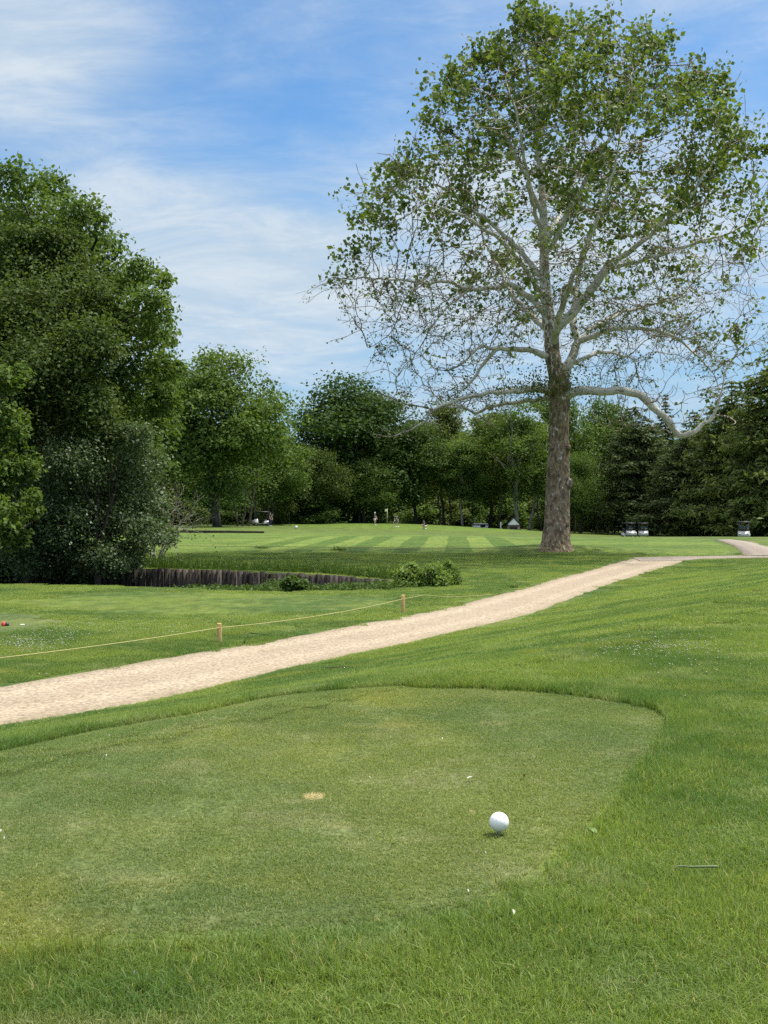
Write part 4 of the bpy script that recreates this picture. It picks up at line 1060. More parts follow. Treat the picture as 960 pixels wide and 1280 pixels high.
# ------------------------------------------------------------------ creek wall and bank plants
M['timber'] = bark_mat('weathered timber', (.032, .027, .023), (.105, .088, .074), 9.0)
M['timber_dark'] = bark_mat('wet dark timber', (.02, .016, .014), (.06, .05, .042), 9.0)
M['stake'] = bark_mat('new pine', (.50, .33, .13), (.62, .44, .20), 14.0)
def retaining_wall():
    g = np.random.default_rng(8)
    pts = np.array([(-15, 33.2), (-7, 31.72), (-5.1, 31.22), (-1.66, 29.02), (.1, 26.75), (.55, 26.0)])
    s = np.concatenate([[0], np.cumsum(np.linalg.norm(np.diff(pts, axis=0), axis=1))]); n = 96
    u = np.linspace(0, s[-1], n)
    X = np.interp(u, s, pts[:, 0]); Y = np.interp(u, s, pts[:, 1]); pitch = s[-1] / (n - 1)
    root = empty('retaining_wall', (0, 0, 0)); tag(root, 'weathered timber pile wall holding the far bank of the creek', 'retaining wall')
    for k in range(n):
        a = math.atan2(Y[min(k + 1, n - 1)] - Y[max(k - 1, 0)], X[min(k + 1, n - 1)] - X[max(k - 1, 0)])
        zt = hz(X[k] + .3, Y[k] + .8) + .02 + g.normal(0, .010) - (.10 if k > n - 6 else 0)
        w = pitch * g.uniform(.72, .98); dpt = .10
        h = 1.25
        # rounded slab: octagon section
        p = np.array([(-w / 2, -.02), (-w / 2 + .03, -.05), (w / 2 - .03, -.05), (w / 2, -.02), (w / 2, .05), (-w / 2, .05)])
        p[:, 1] -= g.uniform(0, .02)
        c, sn = math.cos(a), math.sin(a); q = np.c_[p[:, 0] * c - p[:, 1] * sn, p[:, 0] * sn + p[:, 1] * c]
        tl = g.normal(0, .012, 2)
        mb = MB(); b = np.c_[q, np.full(6, zt - h)]; tpv = np.c_[q * .97 + tl, np.full(6, zt)]
        v = np.concatenate([b, tpv]) + np.array([X[k], Y[k], 0])
        mb.add(v, [[i, (i + 1) % 6, 6 + (i + 1) % 6, 6 + i] for i in range(6)])
        mb.Fs.append(np.array([[6, 7, 8, 9, 10, 11]])); mb.A.append(np.full(1, .5))
        mb.build('pile', M['timber'] if g.random() < .72 else M['timber_dark'], root)
    mb = MB(); z = np.array([hz(a + .3, b + .8) for a, b in zip(X, Y)])
    mb.tube(np.c_[X, Y - .085, z - .62], .055, 6); mb.build('waler', M['timber_dark'], root)
    # a second low wall far off at the left
    r2 = empty('retaining_wall', (0, 0, 0)); tag(r2, 'low dark board edging across the far grass beside the oak', 'retaining wall')
    A, B = G(215, 665.5), G(330, 667)
    mb = MB(); P = np.linspace(A, B, 9); 
    for a, b in zip(P[:-1], P[1:]): mb.box(((a + b) / 2) + np.array([0, 0, .08]), (np.linalg.norm(b - a) * .985, .1, .2), math.atan2(b[1] - a[1], b[0] - a[0]))
    mb.build('boards', M['timber_dark'], r2)
retaining_wall()

def bank_plants():
    g = np.random.default_rng(19)
    mb = MB()
    def clump(x, y, r, n, leaf, up=.6, z=None, hgt=1.0):
        c = np.array([x, y, (hz(x, y) if z is None else z)]); P = c + np.abs(g.normal(0, 1, (n, 3))) * np.array([0, 0, r * .55 * hgt]) + g.normal(0, 1, (n, 3)) * np.array([r * .6, r * .4, .03])
        leaves(mb, P, np.tile([0, -.25, up], (n, 1)), leaf, g, .55)
    for px in np.arange(186, 520, 3.2):                # low leafy growth in front of the wall
        yy = np.interp(px, [186, 330, 420, 520], [29.2, 27.6, 26.3, 24.6]) + g.normal(0, .35)
        x = (px - CX) / F * yy
        zt = CAMZ - (np.interp(px, [186, 260, 330, 365, 390, 440, 520], [738, 733, 732, 725, 732, 730, 728]) + g.normal(0, 2.2) - HZ) / F * yy
        k = 75; P = np.c_[x + g.normal(0, .13, k), yy + g.normal(0, .2, k), zt - np.abs(g.normal(0, .22, k))]
        leaves(mb, P, np.tile([0, -.3, .6], (k, 1)), .075, g, .6)
    for px in np.arange(150, 512, 2.2):                # weeds along the top of the wall
        dd = np.interp(px, [150, 250, 400, 512], [32.6, 31.9, 30.0, 26.8]) + abs(g.normal(0, .5)); x = (px - CX) / F * dd
        clump(x, dd, .17 * g.uniform(.6, 1.6), 22, .07, .5, hgt=g.uniform(.6, 1.5))
    # upright weed blades among them
    n = 1500; px = g.uniform(180, 512, n); dd = np.interp(px, [180, 400, 512], [32.2, 29.9, 26.6]) + np.abs(g.normal(0, .5, n)); x = (px - CX) / F * dd; z = height(x, dd, False)
    h = g.uniform(.12, .42, n); a = g.normal(0, .12, (n, 2)); w = .012
    V = np.stack([np.c_[x - w, dd, z - .05], np.c_[x + w, dd, z - .05], np.c_[x + a[:, 0], dd + a[:, 1], z + h]], 1)
    mb.add(V.reshape(-1, 3), np.arange(n)[:, None] * 3 + np.array([[0, 1, 2]]), g.random(n))
    o = mb.build('bank_weeds', M['weed']); tag(o, 'mixed green weeds growing along the creek bank and wall', 'weeds', kind='stuff')
    # shrubs at the end of the creek
    def shrub(px, py, rows, d, n, leaf, mat, label, seed):
        gg = np.random.default_rng(seed)
        b = ground_at(px, d)
        root = empty('shrub', b); tag(root, label, 'shrub'); mbs = MB(); tips = []
        for k in range(6):
            aa = gg.uniform(0, 6.28); twigs(mbs, (gg.normal(0, .05), gg.normal(0, .05), -.1), unit(np.array([math.cos(aa) * .5, math.sin(aa) * .5, 1])), .26, .012, 2, gg, 3, 0, .5, 4, tips)
        mbs.build('stems', M['bark'], root)
        lb = np.array(pl(rows, d, gg, .15)); lb[:, :3] -= b
        mb2 = MB(); foliage(mb2, lb, n, leaf, gg, 14, .8, .25, .55, .34); mb2.build('foliage', M[mat], root)
    shrub(515, 735, [(514, 713, 9), (508, 722, 11), (524, 722, 11), (516, 733, 11), (502, 731, 9)], 25.0, 4200, .075, 'leaf_shrub', 'tallest leafy green shrub at the end of the timber wall', 1)
    shrub(545, 733, [(541, 714, 9), (533, 722, 11), (550, 725, 11), (541, 731, 10), (529, 731, 8)], 24.6, 3800, .07, 'leaf_shrub', 'rounded shrub in the middle at the end of the timber wall', 2)
    shrub(562, 730, [(560, 706, 5), (562, 716, 9), (567, 726, 8), (557, 728, 8)], 25.2, 2000, .065, 'leaf_shrub', 'small spiky shrub rightmost at the end of the timber wall', 3)
    shrub(367, 738, [(365, 728, 8), (356, 733, 8), (376, 733, 7), (366, 737, 7)], 25.3, 1800, .08, 'leaf_mid', 'dark leafy bush in the creek in front of the timber wall', 4)
    for px, py, w, lab in ((425, 689, 10, 'small dark weed tuft on the near edge of the striped fairway'), (327, 686.5, 9, 'small dark weed tuft on the fairway edge left of the other one'), (641, 735, 8, 'grey green tuft beside the gravel path edge')):
        b = G(px, py); d = b[1]; root = empty('weed_tuft', b); tag(root, lab, 'weed'); r = w / F * d
        mb3 = MB(); P = np.abs(g.normal(0, 1, (260, 3))) * np.array([0, 0, r * .22]) + g.normal(0, 1, (260, 3)) * np.array([r * .5, r * .35, 0]); leaves(mb3, P, np.tile([0, -.2, .4], (260, 1)), r * .28, g, .35)
        mb3.build('foliage', M['leaf_mid'], root)
bank_plants()

# clover in flower, uncountable
def clover():
    g = np.random.default_rng(23); mb = MB(); Pt = []
    for px0, px1, py0, py1, n in ((-5, 75, 796, 818, 190), (0, 120, 780, 812, 110), (60, 250, 770, 800, 90), (715, 930, 797, 826, 110), (720, 920, 804, 824, 40), (690, 955, 785, 850, 90), (560, 760, 770, 830, 30), (20, 130, 842, 852, 12)):
        for k in range(n): 
            q = G(g.normal((px0 + px1) / 2, (px1 - px0) / 4), g.normal((py0 + py1) / 2, (py1 - py0) / 4), lo=2.0, hi=40)
            if not inside(q[0], q[1], PATH_POLY): Pt.append(q)
    Pt = np.array(Pt); Pt[:, 2] += .025
    oct_ = np.array([(1, 0, 0), (-1, 0, 0), (0, 1, 0), (0, -1, 0), (0, 0, 1), (0, 0, -1.0)]) ; f = np.array([(0, 2, 4), (2, 1, 4), (1, 3, 4), (3, 0, 4), (2, 0, 5), (1, 2, 5), (3, 1, 5), (0, 3, 5)])
    r = g.uniform(.0035, .0062, len(Pt)) * np.clip(Pt[:, 1] / 9, .8, 1.6)
    V = Pt[:, None] + oct_[None] * r[:, None, None]
    mb.add(V.reshape(-1, 3), (np.arange(len(Pt))[:, None, None] * 6 + f[None]).reshape(-1, 3))
    o = mb.build('clover_flowers', plain('clover white', (.33, .34, .26), .8, .1)); tag(o, 'tiny white clover flowers speckling the rough grass', 'clover', kind='stuff')
clover()

# ------------------------------------------------------------------ stakes and ropes
M['rope'] = plain('yellow rope', (.37, .335, .14), .7, .2, var=.2, scale=30)
STK = []
def stakes():
    def stake(px, py, hpx, label, b=None, hh=None):
        b = G(px, py) if b is None else b; h = hpx / F * b[1] if hh is None else hh; w = .052
        root = put('wooden_stake', MB().box((0, 0, h / 2 - .06), (w, w * .85, h + .12)).mesh('wooden_stake', M['stake']), None, b)
        root.rotation_euler = (0.02, -0.02, .35); bv = root.modifiers.new('bevel', 'BEVEL'); bv.width = .006; bv.segments = 2
        tag(root, label, 'stake', 'wooden rope stakes beside the path'); STK.append((b, h))
    s1, s2 = G(274.5, 804), G(504, 766)
    stake(0, 0, 0, 'short wooden stake carrying the rope outside the left edge', np.array([2 * s1[0] - s2[0] - .3, 2 * s1[1] - s2[1], hz(2 * s1[0] - s2[0] - .3, 2 * s1[1] - s2[1])]), .28)
    stake(274.5, 804, 25, 'short wooden stake nearest the camera carrying yellow rope')
    stake(504, 766, 22.5, 'short wooden stake farther along the path near the shrubs')
    def rope(name, pts, r, label):
        o = MB().tube(pts, r, 6).build(name, M['rope'], smooth=True); tag(o, label, 'rope'); return o
    P = []
    for (a, ha), (b, hb), sag in ((STK[0], STK[1], .035), (STK[1], STK[2], .05)):
        A = a + np.array([0, -.03, ha * .78]); B = b + np.array([0, -.03, hb * .78]); t = np.linspace(0, 1, 26)[:, None]
        q = A + (B - A) * t; q[:, 2] -= sag * 4 * t[:, 0] * (1 - t[:, 0]); P += list(q[:-1] if len(P) == 0 else q)
    # past the last stake the rope sinks into the grass and runs on beside the path
    tail = [(530, 750), (560, 748.5), (600, 745.5), (645, 738)]
    a = P[-1]
    for k, (px, py) in enumerate(tail):
        q = G(px, py); q[2] += (.09, .03, .015, -.02)[k]; P.append(q)
    rope('rope', P, .0052, 'yellow rope strung low between the wooden stakes along the path')
    Q = []
    for px, py in [(150, 685), (225, 688.5), (360, 690.5), (480, 691.5), (600, 692.5), (688, 692.5)]:
        b = G(px, py); Q.append(b + np.array([0, 0, .20]))
    Q = np.array(Q); t = np.linspace(0, 1, 60); u = np.linspace(0, 1, len(Q)); Q = np.c_[[np.interp(t, u, Q[:, k]) for k in range(3)]].T
    rope('rope', Q, .013, 'thin yellow rope stretched far off across the front of the striped fairway')
stakes()

# ------------------------------------------------------------------ ball and tee peg
def ball():
    g = G(624, 1043)
    d = .0427 * F / 24.2; c = np.array([(623.6 - CX) / F * d, d, CAMZ - (1026.8 - HZ) / F * d])
    R_ = .02135
    n = 420; k = np.arange(n) + .5; ph = np.arccos(1 - 2 * k / n); th = math.pi * (1 + 5 ** .5) * k
    dim = np.c_[np.cos(th) * np.sin(ph), np.sin(th) * np.sin(ph), np.cos(ph)]
    rows, cols = 110, 180
    a = np.linspace(0.0001, math.pi - .0001, rows)[:, None]; b = np.linspace(0, 2 * math.pi, cols, endpoint=False)[None]
    D = np.stack([np.sin(a) * np.cos(b), np.sin(a) * np.sin(b), np.cos(a) * np.ones_like(b)], -1).reshape(-1, 3)
    ang = np.arccos(np.clip((D @ dim.T).max(1), -1, 1)); rr = .083
    dep = np.where(ang < rr, (1 - (ang / rr) ** 2), 0) * .00045
    V = D * (R_ - dep)[:, None]
    i = np.arange(rows - 1)[:, None] * cols; j = np.arange(cols)[None]; j2 = (j + 1) % cols
    mb = MB(); mb.add(V, np.stack([i + j, i + cols + j, i + cols + j2, i + j2], -1).reshape(-1, 4))
    m, t = new_mat('white ball cover'); out(t, principled(t, (.80, .80, .80), .32, .5))
    o = put('golf_ball', mb.mesh('golf_ball', m, True), None, c); tag(o, 'white dimpled golf ball teed up in the middle of the tee', 'golf ball')
    z0 = c[2] - R_; gz = hz(c[0], c[1])
    prof = [(.0001, z0 - .0005), (.0042, z0 + .0012), (.0058, z0 + .0018), (.0062, z0 + .0008), (.0050, z0 - .003), (.0026, z0 - .008), (.0022, gz - .03), (.0002, gz - .05)]
    mb = MB().lathe(prof, (c[0], c[1], 0), 16); o = mb.build('tee_peg', plain('tee peg paint', (.45, .40, .28), .5), smooth=True); tag(o, 'small pale tee peg under the golf ball', 'tee peg')
    print('ball', c, 'ground', gz, 'gap', z0 - gz)
ball()

# ------------------------------------------------------------------ litter on the grass
def litter():
    g = np.random.default_rng(77)
    mw = plain('pale petal', (.50, .48, .40), .7, .2); mdr = plain('dry leaf', (.36, .27, .12), .7, .2); mg = plain('green leaf bit', (.10, .17, .04), .6, .3)
    def bit(name, px, py, L, w, mat, label, cat, group=None, lift=.011):
        b = G(px, py, lo=.8); yaw = g.uniform(0, 6.28); n = 7
        t = np.linspace(-1, 1, n); wd = w / 2 * np.sqrt(np.clip(1 - t ** 2, .02, 1)); v = np.concatenate([np.c_[t * L / 2, wd, .003 * np.cos(t * 2) + .002], np.c_[t * L / 2, -wd, .003 * np.cos(t * 2) + .002 + g.uniform(0, .004)]])
        mb = MB(); mb.add(v, [[k, k + 1, n + k + 1, n + k] for k in range(n - 1)])
        o = put(name, mb.mesh(name, mat), None, b + np.array([0, 0, lift])); o.rotation_euler = (g.normal(0, .15), g.normal(0, .15), yaw); tag(o, label, cat, group)
    for px, py in [(2, 1046), (6, 1056), (137, 925), (788, 1042) if 0 else (133, 950), (336, 979), (585, 1122), (643, 1160), (170, 1238), (606, 1074), (597, 1073), (553, 928), (610, 907), (653, 912), (462, 978), (295, 877)]:
        bit('petal', px, py, g.uniform(.005, .010), g.uniform(.003, .006), mw, 'tiny pale petal fallen on the mown tee grass', 'petal', 'pale petals scattered on the tee', lift=.011 if inside(G(px, py)[0], G(px, py)[1], TEE[:, :2]) else .024)
    bit('fallen_leaf', 740, 1044, .036, .016, mg, 'crumpled green leaf lying at the right rim of the tee', 'leaf')
    bit('fallen_leaf', 654, 976, .016, .010, mdr, 'dark dry leaf on the tee just above the golf ball', 'leaf')
    bit('fallen_leaf', 588, 978, .026, .009, mw, 'long pale leaf on the tee left of the dark leaf', 'leaf')
    # stems
    A, B = G(841, 1100, lo=.8), G(896, 1099, lo=.8)
    q = np.linspace(A, B, 12); q[:, 2] += .026; q[0, 2] -= .008; q[1:4, 1] += .004
    o = MB().tube(q, np.linspace(.0014, .0025, 12), 6).build('twig', plain('grey green stem', (.13, .16, .08), .8), smooth=True); tag(o, 'straight grey green stem lying on the rough grass at right', 'twig')
    q = np.array([G(x, y) for x, y in ((407, 836.5), (418, 837.5), (430, 836.2), (446, 836.6), (462, 836.2))]); q[:, 2] += .015
    o = MB().tube(q, (.008, .014, .012, .008, .004), 6).build('twig', M['bark_dark'], smooth=True)
    q2 = None
    tag(o, 'dark broken twig lying on the gravel path', 'twig')
    b0, b1, b2 = G(305, 806), G(312, 797), G(335, 795)
    q = np.array([b0 + (0, 0, .0), b0 + (0.02, 0, .07), b1 + (0, 0, .06), b1 + (.1, 0, .05), b2 + (0, 0, .02)])
    o = MB().tube(q, .006, 5).build('grass_stalk', M['weed'], smooth=True); tag(o, 'long curved grass stalk beside the nearest wooden stake', 'grass stalk')
litter()

# ------------------------------------------------------------------ tee markers, boxes, sheds
def small_things():
    b = G(6, 783); d = b[1]; s = d / F
    root = empty('tee_marker', b, .2); tag(root, 'red tee marker with a dark end at the left edge', 'tee marker')
    MB().lathe([(.0, 0), (2.2 * s, .0), (2.4 * s, 3 * s), (1.4 * s, 6.2 * s), (.0, 6.6 * s)], (-1.6 * s, 0, 0), 12).build('body', plain('red marker', (.60, .07, .05), .4), root, smooth=True)
    MB().lathe([(.0, 0), (2.4 * s, .0), (2.6 * s, 2.4 * s), (1.6 * s, 4.6 * s), (0, 4.9 * s)], (2.8 * s, 1.2 * s, 0), 12).build('dark_end', plain('dark marker', (.03, .03, .04), .4), root, smooth=True)
    b = G(28, 781.5); s = b[1] / F
    o = put('ball_washer_tray' if 0 else 'divot_plate', MB().box((0, 0, .6 * s), (5.5 * s, 3 * s, 1.2 * s)).mesh('divot_plate', plain('white paint', (.7, .7, .68), .5)), None, b); bv = o.modifiers.new('bevel', 'BEVEL'); bv.width = .4 * s
    tag(o, 'flat white plate on the grass right of the red tee marker', 'plate')
    white = plain('white paint worn', (.62, .60, .55), .6, .25, var=.2, scale=1.2); dk = plain('dark interior', (.02, .02, .02), .8); roofm = plain('grey shingles', (.035, .031, .028), .95, .05)
    # white box at the left of the green
    b = G(370, 661); s = b[1] / F
    root = empty('marker_box', b, .3); tag(root, 'small white box standing on the grass right of the left golf cart', 'box')
    MB().box((0, 0, 1.9 * s), (3.4 * s, 2.6 * s, 3.8 * s)).build('body', white, root); MB().box((0, 0, 4.0 * s), (3.9 * s, 3.1 * s, .5 * s)).build('lid', plain('light grey', (.5, .5, .48), .6), root)
    b = ground_at(420, 176); s = b[1] / F
    root = empty('bench', b, .1); tag(root, 'low grey bench in shade left of the person in navy', 'bench')
    MB().box((0, 0, .45), (1.3, .4, .07)).build('seat', M['bark_pale'], root); MB().box((0, .2, .75), (1.3, .06, .3)).build('backrest', M['bark_pale'], root)
    for sx in (-.55, .55): MB().box((sx, 0, .2), (.07, .36, .43)).build('leg', M['bark_pale'], root)
    # low white wall
    def at(px, d, py):
        b = ground_at(px, d); b[2] = CAMZ - (py - HZ) / F * d; return b
    d = 170; s = d / F
    b = at(600, d, 664); root = empty('white_shed', b, .05); tag(root, 'low white walled hut half hidden behind the green mound', 'shed')
    W_, H_ = 18 * s, 9 * s
    mb = MB(); mb.box((0, 0, H_ * .36), (W_, 2.4, H_ * .9 + .6)); mb.build('wall', white, root)
    MB().prism([(-1.3, H_ * .98), (1.5, H_ * 1.12), (1.5, H_ * 1.02), (-1.3, H_ * .9)], W_ * 1.06).build('roof', roofm, root)
    MB().box((W_ * .12, -1.205, H_ * .72), (W_ * .34, .03, H_ * .34)).build('window', dk, root)
    b = at(642, 163, 669); s = 163 / F; root = empty('gabled_shed', b, -.08); tag(root, 'small shed with a white gable and dark open doorway', 'shed')
    w2, h2 = 15 * s, 15 * s
    MB().box((0, 1.2, h2 * .42), (w2, 2.2, h2 * .9)).build('wall', plain('shed boards', (.16, .13, .10), .8), root)
    gx = MB(); gv = np.array([(-w2 / 2, .05, h2 * .87), (w2 / 2, .05, h2 * .87), (0, .05, h2 * 1.42), (-w2 / 2, .17, h2 * .87), (w2 / 2, .17, h2 * .87), (0, .17, h2 * 1.42)])
    gx.add(gv, [[0, 1, 2], [5, 4, 3]]); gx.add(gv, [[0, 3, 4, 1], [1, 4, 5, 2], [2, 5, 3, 0]]); gx.build('gable', plain('white gable', (.85, .85, .83), .5), root)
    MB().box((0, .08, h2 * .38), (w2 * .6, .05, h2 * .76)).build('doorway', dk, root)
    for sx in (-1, 1): 
        rb = MB(); e = sx * w2 * .58; v = np.array([(0, -.1, h2 * 1.47), (e, -.1, h2 * .86), (e, 2.4, h2 * .86), (0, 2.4, h2 * 1.47)]); v2 = v + np.array([0, 0, .09])
        rb.add(np.concatenate([v, v2]), [[0, 1, 2, 3], [7, 6, 5, 4], [0, 4, 5, 1], [1, 5, 6, 2], [2, 6, 7, 3], [3, 7, 4, 0]]); rb.build('roof', roofm, root)
    b = at(626, 163, 667); o = put('white_post', MB().lathe([(0, 0), (.11, 0), (.10, 1.6), (.06, 1.66), (0, 1.67)], (0, 0, 0), 10).mesh('white_post', white, True), None, b); tag(o, 'pale upright post between the white hut and the gabled shed', 'post')
    # tan house far behind the trees
    b = ground_at(356, 205); s = b[1] / F
    root = empty('house', b, .1); tag(root, 'tan house glimpsed through the trees behind the left golf cart', 'house')
    tan = plain('tan siding', (.62, .50, .33), .7); w3, h3 = 26 * s, 11 * s
    MB().box((0, 2, h3 / 2), (w3, 4, h3)).build('wall', tan, root)
    MB().prism([(-.4, h3), (2, h3 * 1.5), (4.4, h3), (4.4, h3 - .15), (-.4, h3 - .15)], w3 * 1.08).build('roof', roofm, root)
    for sx in (-.28, .2): MB().box((sx * w3, -.02, h3 * .55), (.9, .05, 1.0)).build('window', dk, root)
small_things()

# ------------------------------------------------------------------ golf carts
M['cart_white'] = plain('white cart body', (.34, .34, .33), .35, .5); M['cart_black'] = plain('black plastic', (.015, .015, .017), .5, .4); M['tyre'] = plain('tyre rubber', (.02, .02, .02), .8)
M['steel'] = plain('bare steel', (.35, .35, .36), .4, .5, .6); M['dark_roof'] = plain('dark canopy', (.022, .022, .026), .5)
def glass():
    m, t = new_mat('windshield'); g1 = t.n('ShaderNodeBsdfGlossy', ins={'Roughness': .05}).outputs[0]; t1 = t.n('ShaderNodeBsdfTransparent', ins={'Color': (.75, .8, .8, 1)}).outputs[0]
    out(t, t.n('ShaderNodeMixShader', ins={0: .04, 1: t1, 2: g1}).outputs[0]); return m
M['glass'] = glass()
def golf_cart(loc, rz, label, sc=1.0, group='golf carts', roof='dark_roof', body='cart_white'):
    """front of the cart faces -Y of its own frame"""
    r = empty('golf_cart', loc, rz, sc); tag(r, label, 'golf cart', group)
    b = MB()
    b.prism([(-1.22, .30), (-1.25, .52), (-1.12, .72), (-.78, .90), (-.60, .92), (-.52, .40), (-.5, .28)], 1.14)                       # front cowl
    b.prism([(-.52, .25), (-.52, .33), (.2, .33), (.22, .62), (.35, .68), (1.05, .66), (1.16, .58), (1.18, .32), (1.1, .25)], 1.16)     # floor and rear body
    b.build('body', M[body], r)
    for sx in (-1, 1): MB().lathe([(.01, 0), (.075, 0), (.08, .03), (.01, .05)], (0, 0, 0), 10).build('headlight', M['steel'], r).matrix_local = __import__('mathutils').Matrix.Translation((sx * .38, -1.215, .62)) @ __import__('mathutils').Matrix.Rotation(R(90), 4, 'X')
    MB().prism([(.12, .66), (.14, .80), (.60, .82), (.64, .70), (.6, .66)], 1.04).build('seat', M['cart_black'], r)
    MB().prism([(.60, .80), (.72, 1.22), (.80, 1.22), (.72, .78)], 1.0).build('backrest', M['cart_black'], r)
    MB().prism([(-.86, 1.80), (-.80, 1.87), (.3, 1.90), (.92, 1.86), (.96, 1.78), (.9, 1.77), (-.8, 1.77)], 1.16).build('roof', M[roof], r)
    for sx in (-.52, .52):
        MB().tube([(sx, -.72, .86), (sx, -.62, 1.35), (sx, -.55, 1.79)], .022, 6).build('roof_post', M['cart_black'], r)
        MB().tube([(sx, .86, .62), (sx, .84, 1.25), (sx, .80, 1.79)], .022, 6).build('roof_post', M['cart_black'], r)
    MB().box((0, -.66, 1.32), (1.02, .012, .86), 0, -.19).build('windshield', M['glass'], r)
    a = np.linspace(0, 2 * math.pi, 17); MB().tube(np.c_[-.25 + .17 * np.cos(a), -.33 + .10 * np.sin(a), 1.0 + .14 * np.sin(a)], .016, 6).build('steering_wheel', M['cart_black'], r)
    MB().tube([(-.25, -.55, .75), (-.25, -.33, 1.0)], .018, 6).build('steering_column', M['cart_black'], r)
    for sx in (-1, 1):
        for yy in (-.84, .80):
            w = MB().lathe([(.12, -.09), (.20, -.10), (.225, -.06), (.225, .06), (.20, .10), (.12, .09)], (sx * .52, yy, .225), 18, 'x').build('wheel', M['tyre'], r, smooth=True)
            MB().lathe([(.001, .07 * sx), (.06, .075 * sx), (.12, .06 * sx), (.125, -.02 * sx)], (sx * .54, yy, .225), 14, 'x').build('rim', M['steel'], w)
    return r
def golf_bag(loc, rz, label, sc=1.0, lean=.25):
    r = empty('golf_bag', loc, rz, sc); tag(r, label, 'golf bag', 'golf bags on the carts'); r.rotation_euler.x = lean
    MB().lathe([(.001, 0), (.13, 0), (.14, .06), (.125, .4), (.135, .80), (.14, .86), (.12, .87), (.11, .80)], (0, 0, 0), 12).build('body', M['cart_black'], r, smooth=True)
    MB().box((0, .13, .4), (.18, .07, .4)).build('pocket', M['dark_roof'], r)
    for k in range(4): 
        a = k * 1.6; c = MB(); c.tube([(.05 * math.cos(a), .05 * math.sin(a), .6), (.06 * math.cos(a), .06 * math.sin(a), 1.08)], .008, 5); c.box((.06 * math.cos(a) + .02, .06 * math.sin(a), 1.10), (.09, .04, .05)); c.build('club', M['steel'], r)
def carts():
    b = ground_at(327, 146); b[2] = hz(b[0], b[1])
    golf_cart(b, R(-72), 'white golf cart with a dark roof parked on the grass under the oak')
    c, s = math.cos(R(-72)), math.sin(R(-72))
    for k, x in enumerate((-.28, .28)):
        p = np.array([x, 1.18]); golf_bag(b + np.array([p[0] * c - p[1] * s, p[0] * s + p[1] * c, .42]), R(-72), ('black golf bag strapped on the cart under the oak, nearer one', 'black golf bag strapped on the cart under the oak, farther one')[k], lean=-.2)
    for px, d, rz, lab in ((786, 138, R(8), 'golf cart parked in deep shade under the conifers, left one of the pair'), (804, 138, R(-12), 'golf cart parked in deep shade under the conifers, right one of the pair'),
                           (930, 116, R(-20), 'golf cart coming along the path branch under the right conifers')):
        golf_cart(ground_at(px, d), rz, lab)
carts()

# ------------------------------------------------------------------ flagstick and players
def flag():
    b = ground_at(484, 158); b[2] += .05
    r = empty('flagstick', b); tag(r, 'thin flagstick with a small pale flag standing in the green', 'flagstick')
    MB().tube([(0, 0, -.1), (0, 0, 2.2)], .028, 8).build('pole', plain('pale yellow pole', (.70, .66, .35), .5), r)
    n = 6; t = np.linspace(0, 1, n); v = np.concatenate([np.c_[-t * .34, .06 * np.sin(t * 5), 2.18 - t * .06], np.c_[-t * .34, .06 * np.sin(t * 5), 1.86 - t * .10]]); v = np.concatenate([v, v + np.array([0, .012, 0])])
    mb = MB(); q = 2 * n; f = [[k, k + 1, n + k + 1, n + k] for k in range(n - 1)] + [[q + n + k, q + n + k + 1, q + k + 1, q + k] for k in range(n - 1)] + [[0, n, q + n, q], [n - 1, q + n - 1, q + 2 * n - 1, 2 * n - 1]]
    mb.add(v, f); mb.build('flag', plain('pale flag', (.62, .66, .42), .7), r)
flag()

